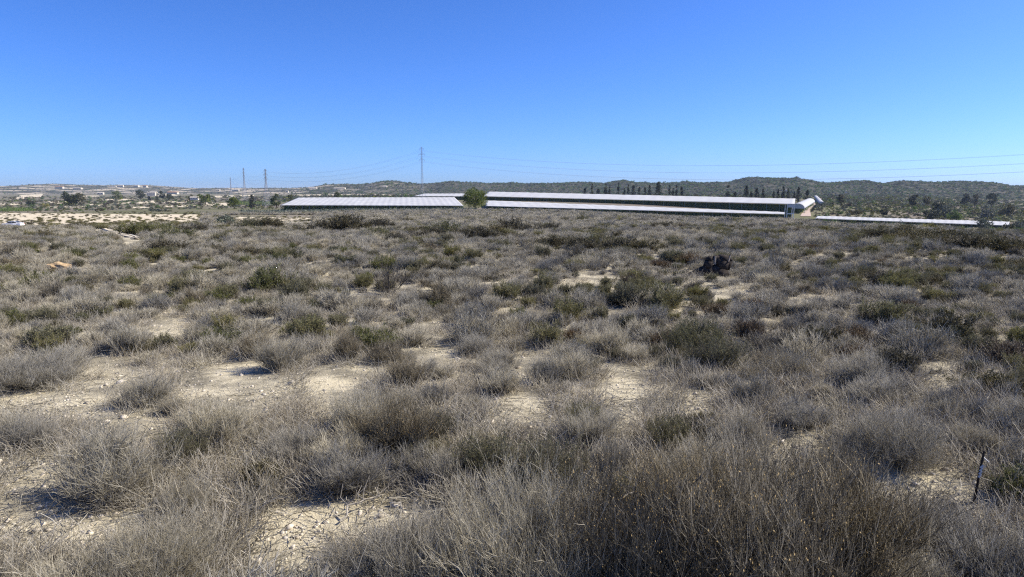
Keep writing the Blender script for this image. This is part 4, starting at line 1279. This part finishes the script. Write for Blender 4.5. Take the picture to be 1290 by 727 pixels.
h1 = at(1028, 244, 1250); h1.z = gz(h1.x, h1.y) + 2
tunnel('tunnel_greenhouse', h0, h1, 6.0, 4.6, 'distant white tunnel at the far end of the dirt road', True, 'net')

def porch():
    p = at(991, 274, 462); z = gz(p.x, p.y)
    o = empty('doorway_frame', (p.x, p.y, z))
    top = at(991, 257, 462).z - z
    pm = MB(); pm.bar((0, 0, -.3), (0, 0, top), .22, .2, 6); pme = pm.mesh('post', M['post'])
    for x, y in ((0, 0), (4.9, 0.6), (.2, 4.0), (5.0, 4.2)): link('post', pme, o, (x, y, 0))
    m = MB(); m.box((2.9, .4, top - 1.2), (4.6, .2, 2.2)); m.obj('header_panel', M['net'], o, bevel=.03)
    m = MB(); m.box((2.5, 2.2, top + .1), (5.6, 4.6, .14)); m.obj('roof', M['net'], o)
    m = MB(); m.box((2.4, .5, top * .38), (4.6, .16, .5)); m.obj('rail', M['post'], o)
    m = MB(); m.box((2.5, 4.3, top * .4), (4.6, .2, top * .8)); m.obj('opening_shade', M['vine_solid'], o)  # dark panel standing in for the shade inside the open doorway
    tag(o, 'white framed porch at the right end of the net roofs by the road', 'porch')
porch()

# ------------------------------------------------------------------ pylons and wires
WIRE_AT = {}
def pylon(key, px, top_row, Y, label, base_w=7.0, thick=1.0, wf=.62):
    t = at(px, top_row, Y)
    zb = gz(t.x, Y); h = t.z - zb
    o = empty('power_pylon', (t.x, Y, zb), R(-38))
    waist = h * wf
    def half(z): return base_w / 2 * (1 - z / waist) + .75 * (z / waist) if z < waist else .75 - .35 * (z - waist) / (h - waist)
    def corner(k, z):
        sx, sy = ((-1, -1), (1, -1), (1, 1), (-1, 1))[k]; q = half(z); return Vector((sx * q, sy * q, z))
    for k in range(4):
        m = MB(); zs = [-.5, waist * .33, waist * .66, waist, h]
        m.tube([corner(k, z) for z in zs], [.14 * thick, .13 * thick, .12 * thick, .11 * thick, .07 * thick], 4); m.obj('leg', M['steel'], o)
    m = MB(); z = 0
    while z < h - 1:
        dz = max(1.4, half(z) * 1.7)
        z2 = min(h, z + dz)
        for k in range(4):
            l = (k + 1) % 4
            m.bar(corner(k, z), corner(l, z2), .055 * thick, n=3); m.bar(corner(l, z), corner(k, z2), .055 * thick, n=3); m.bar(corner(k, z2), corner(l, z2), .05 * thick, n=3)
        z = z2
    m.obj('bracing', M['steel'], o)
    pts = []
    for lv, (f, aw) in enumerate(((.96, 3.2), (.86, 4.2), (.76, 3.6))):
        z = h * f; m = MB()
        for sgn in (-1, 1):
            tip = Vector((sgn * aw, 0, z))
            for y in (-.5, .5):
                m.bar((sgn * .5, y, z), tip, .08 * thick, .05 * thick, 4); m.bar((sgn * .5, y, z + h * .03), tip, .06 * thick, .05 * thick, 4)
        m.obj('cross_arm', M['steel'], o)
        for sgn in (-1, 1):
            ins = MB(); ins.bar((sgn * aw, 0, z - 1.6), (sgn * aw, 0, z), .12, .12, 6); ins.obj('insulator', M['glass_insul'], o)
            pts.append((sgn, lv, Vector((sgn * aw, 0, z - 1.6))))
    bpy.context.view_layer.update()
    mw = Matrix.Translation(o.location) @ Matrix.Rotation(o.rotation_euler.z, 4, 'Z')
    WIRE_AT[key] = {(s, l): mw @ p for s, l, p in pts}
    tag(o, label, 'pylon')
M['glass_insul'] = flat('insulator', (.25, .27, .27), .3, .5, .1)
pylon('a', 531, 185, 665, 'tallest lattice pylon, behind the wide left net roof', 5.5, .9, .30)
pylon('b', 334, 213, 800, 'lattice pylon with three crossarms standing left of the net roofs', 8.0, 1.4)
pylon('c', 306.5, 211.5, 1250, 'faint slender pylon left of the one with three crossarms', 8.0, 1.5)
pylon('d', 290, 223.5, 2100, 'faintest short pylon farthest away on the left', 8.0, 1.8)

def wires():
    # the next tower stands out of the frame on the right: only its hanging points matter
    off = Vector((345, 345, 0)); ofz = [26.5, 21.5, 17.0]
    ends = {(s, l): Vector((345 + s * 4 * .6, 345 + s * 4 * .8, ofz[l])) for s in (-1, 1) for l in range(3)}
    spans = [('a', ends, 13, 'between the tallest pylon and the right edge'), ('b', 'a', 9, 'between the three-armed pylon and the tallest pylon'),
             ('c', 'b', 9, 'between the faint slender pylon and the three-armed one'), ('d', 'c', 9, 'between the two faintest pylons')]
    for A, B, sag, where in spans:
        for key, p in WIRE_AT[A].items():
            q = B[key] if isinstance(B, dict) else WIRE_AT[B][key]
            m = MB(); pts = []
            for t in np.linspace(0, 1, 33):
                v = p.lerp(q, t); v.z -= sag * 4 * t * (1 - t); pts.append(v - p)
            rad = .03 if A in 'ab' else .04
            m.tube(pts, [rad] * 33, 4)
            o = link('power_line', m.mesh('power_line', M['wire']), None, p)
            tag(o, '%s wire on the %s side, strung %s' % (['top', 'middle', 'lowest'][key[1]], 'far' if key[0] > 0 else 'near', where), 'wire', 'wires ' + where)
wires()

# ------------------------------------------------------------------ houses
def house(px, row, wpx, Y, label, storeys=1, roof='tile', rz=0.0, wallm='wall', hf=1.0):
    p = at(px, row, Y); z = p.z
    wd = wpx / F * Y * .85; h = 2.9 * storeys * hf; dp = min(wd * .5, 9)
    o = empty('house', (p.x, Y, z), rz)
    m = MB(); m.box((0, 0, h / 2 - .6), (wd, dp, h + 1.2)); m.obj('wall', M[wallm], o)
    m = MB(); ov = .4
    m.prism([(-dp / 2 - ov, h), (dp / 2 + ov, h), (0, h + dp * .2)], -wd / 2 - ov, wd / 2 + ov)
    m.obj('roof', M[roof], o)
    wm = MB(); wm.box((0, 0, 0), (1.3, .1, 1.4)); wme = wm.mesh('window', M['hole'])
    n = max(2, int(wd / 4))
    for s in range(storeys):
        for i in range(n):
            if s == 0 and i == n // 2: continue
            link('window', wme, o, (-wd / 2 + wd * (i + .5) / n, -dp / 2 - .03, 1.6 + 3.0 * s))
    dm = MB(); dm.box((-wd / 2 + wd * (n // 2 + .5) / n, -dp / 2 - .03, 1.05), (1.1, .1, 2.1)); dm.obj('door', M['hole'], o)
    tag(o, label, 'house')
HS = [(75, 237.3, 13, 2600, 'long pale house on the far left skyline', 2, 'tile'), (127, 244.5, 8, 1500, 'bright white house in the trees on the far left slope', 1, 'wall'),
      (98, 238, 14, 2500, 'low pale house right of the long one on the left skyline', 1, 'wall'), (141, 235.6, 12, 2700, 'white house row left end on the left skyline', 1, 'wall'), (152, 235.4, 8, 2700, 'pale block next to the white house row on the skyline', 2, 'wall'),
      (172, 235.5, 8, 2700, 'pale house standing highest on the left skyline', 2, 'wall'), (183, 235.8, 6, 2700, 'small pale house right of the highest one', 2, 'tile'),
      (192, 246, 13, 1400, 'cream house behind two slim cypresses', 2, 'wall'), (218, 244, 15, 1500, 'long cream house under the pale slope', 1, 'tile'), (245, 251, 11, 1100, 'grey shed with a dark doorway left of the loose green tree', 1, 'wall'),
      (297, 240, 9, 2000, 'white house beyond the fields above the yellow green tree', 1, 'wall'), (275, 240, 5, 2000, 'tiny white house left of the one beyond the fields', 1, 'wall'), (362, 242, 4, 1800, 'tiny white house near the left tip of the net roof', 1, 'wall'),
      (394, 237.2, 12, 2500, 'long white shed at the left foot of the hills', 1, 'wall'), (428, 238, 17, 2400, 'longest white shed on the hill slope behind the left net roof', 1, 'wall'), (485, 235.5, 6, 2700, 'small pale house on the hill behind the left net roof', 1, 'wall'),
      (986.5, 240.2, 2.6, 1500, 'left of two tiny white houses above the right cypress row', 1, 'wall'), (990.5, 240.2, 3, 1500, 'right of two tiny white houses above the right cypress row', 1, 'wall'), (1066, 242.5, 2.2, 1400, 'tiny white hut on the slope right of the road', 1, 'wall')]
for px, row, wpx, Y, lab, st_, rf in HS: house(px, row, wpx, Y, lab, st_, rf, rz=random.uniform(-.25, .25))

# ------------------------------------------------------------------ the parked car at the left
def car():
    p = on_ground(17, 286.5)
    o = empty('parked_car', (p.x, p.y, p.z + .05), R(4))
    prof = [(-2.1, .42), (-2.15, .72), (-2.0, .88), (-1.15, .98), (-.55, 1.42), (.75, 1.46), (1.55, 1.05), (2.1, .98), (2.16, .62), (2.1, .40)]
    m = MB(); n = len(prof)
    vs = []
    for y, s in ((-.84, 1), (.84, 1)):
        vs += [(a, y * (.86 if b > 1.0 else 1), b) for a, b in prof]
    m.add(vs, [tuple(range(n)), tuple(range(2 * n - 1, n - 1, -1))] + [((k + 1) % n, k, n + k, n + (k + 1) % n) for k in range(n)])
    m.obj('body', M['paint'], o, bevel=.06)
    for pts in ([(-1.02, 1.02), (-.52, 1.36), (.05, 1.39), (.05, 1.02)], [(.13, 1.02), (.13, 1.39), (.72, 1.40), (1.35, 1.06)]):
        for sgn in (-1, 1):
            m = MB(); ya, yb = sgn * .80, sgn * .74
            vs = [(a, sgn * (.865 if b < 1.1 else .735), b) for a, b in pts]
            m.add(vs + [(a, y * .97, b) for a, y, b in vs], [(0, 1, 2, 3), (7, 6, 5, 4), (0, 4, 5, 1), (1, 5, 6, 2), (2, 6, 7, 3), (3, 7, 4, 0)])
            m.obj('side_window', M['glass'], o)
    for nm, xs in (('windscreen', [(-1.13, 1.02), (-.6, 1.41)]), ('rear_window', [(1.5, 1.10), (.84, 1.44)])):
        (x0, z0), (x1, z1) = xs; m = MB(); e = -.02 if x0 < 0 else .02
        vs = [(x0 + e, -.66, z0), (x0 + e, .66, z0), (x1 + e, .6, z1), (x1 + e, -.6, z1)]
        m.add(vs + [(a - e * 2, b, c - .03) for a, b, c in vs], [(0, 1, 2, 3), (7, 6, 5, 4), (0, 4, 5, 1), (1, 5, 6, 2), (2, 6, 7, 3), (3, 7, 4, 0)]); m.obj(nm, M['glass'], o)
    for x in (-1.32, 1.32):
        for y in (-.80, .80):
            m = MB(); m.bar((x, y - .11, .32), (x, y + .11, .32), .33, .33, 18); wo = m.obj('wheel', M['rubber'], o)
            m = MB(); sg = 1 if y > 0 else -1; m.bar((x, y, .32), (x, y + sg * .125, .32), .2, .19, 12); m.obj('rim', M['steel'], wo)
    for y in (-.62, .62):
        m = MB(); m.box((-2.1, y, .76), (.12, .32, .14)); m.obj('headlight', M['lamp'], o, bevel=.02)
        m = MB(); m.box((2.12, y, .84), (.1, .3, .16)); m.obj('tail_light', M['tail'], o, bevel=.02)
    tag(o, 'white car parked on the cream field at the far left edge', 'car')
M['tail'] = flat('tail_lamp', (.35, .02, .02), .2, .5, .05)
car()

BLOB = {k: [crown_mesh(700 + i * 5 + s, 1.0, .8, 130, .2, M[m], 'low' if s else 'round', 0) for s in range(2)] for i, (k, m) in enumerate((('olive', 'bluegreen'), ('dark', 'dark'), ('grey', 'twig_dark'), ('green', 'vine'), ('crop', 'green')))}
far_bushes()

# ------------------------------------------------------------------ pine wood over the hills
def hill_wood():
    V, U = HILL['V'], HILL['U']
    m, n = U.shape
    r = np.random.default_rng(31)
    k = 60000
    i = r.uniform(.5, m * .47, k); j = r.uniform(0, n - 1.01, k)
    i0 = i.astype(int); j0 = j.astype(int); fi = (i - i0)[:, None]; fj = (j - j0)[:, None]
    p = (V[i0, j0] * (1 - fi) + V[i0 + 1, j0] * fi) * (1 - fj) + (V[i0, j0 + 1] * (1 - fi) + V[i0 + 1, j0 + 1] * fi) * fj
    px = p[:, 0] / p[:, 1] * F + 645
    dens = .5 + .6 * waves(p[:, 0], p[:, 1], 300, 6, 1)
    ok = r.uniform(0, 1, k) < np.where(px > 620, .45 + .7 * dens, np.where(px > 380, .25 + .55 * dens, .05 + .3 * dens))
    p = p[ok]; n_ = len(p)
    sc = r.lognormal(math.log(7.5), .3, n_)
    blobs = [crown_mesh(600 + s, 1.0, .8, 150, .16, M['cypress'] if s < 2 else M['vine'], 'round' if s else 'low', 0) for s in range(4)]
    scatter('hill_wood', p - (0, 0, 1.5), np.stack([np.zeros(n_), np.zeros(n_), r.uniform(0, 6.28, n_)], -1), np.stack([sc, sc, sc * r.uniform(.45, .8, n_)], -1), r.integers(0, 4, n_), blobs)
hill_wood()

# ------------------------------------------------------------------ the air
def haze():
    m = bpy.data.materials.new('haze'); m.use_nodes = True
    nt = m.node_tree; nt.nodes.clear()
    out = nt.nodes.new('ShaderNodeOutputMaterial'); v = nt.nodes.new('ShaderNodeVolumePrincipled')
    v.inputs['Color'].default_value = (.72, .85, 1.0, 1)
    v.inputs['Density'].default_value = 0.000042
    v.inputs['Anisotropy'].default_value = 0.0
    nt.links.new(v.outputs[0], out.inputs['Volume'])
    mb = MB(); zs = [v.co.z for o in bpy.data.objects if o.name in ('ground', 'hills') for v in o.data.vertices]
    lo, hi = min(zs) - 1.0, max(max(zs) + 12.0, 60.0)
    mb.box((0, 0, (lo + hi) / 2), (50000, 50000, hi - lo))
    o = link('haze', mb.mesh('haze', m))
    tag(o, kind='stuff')
haze()
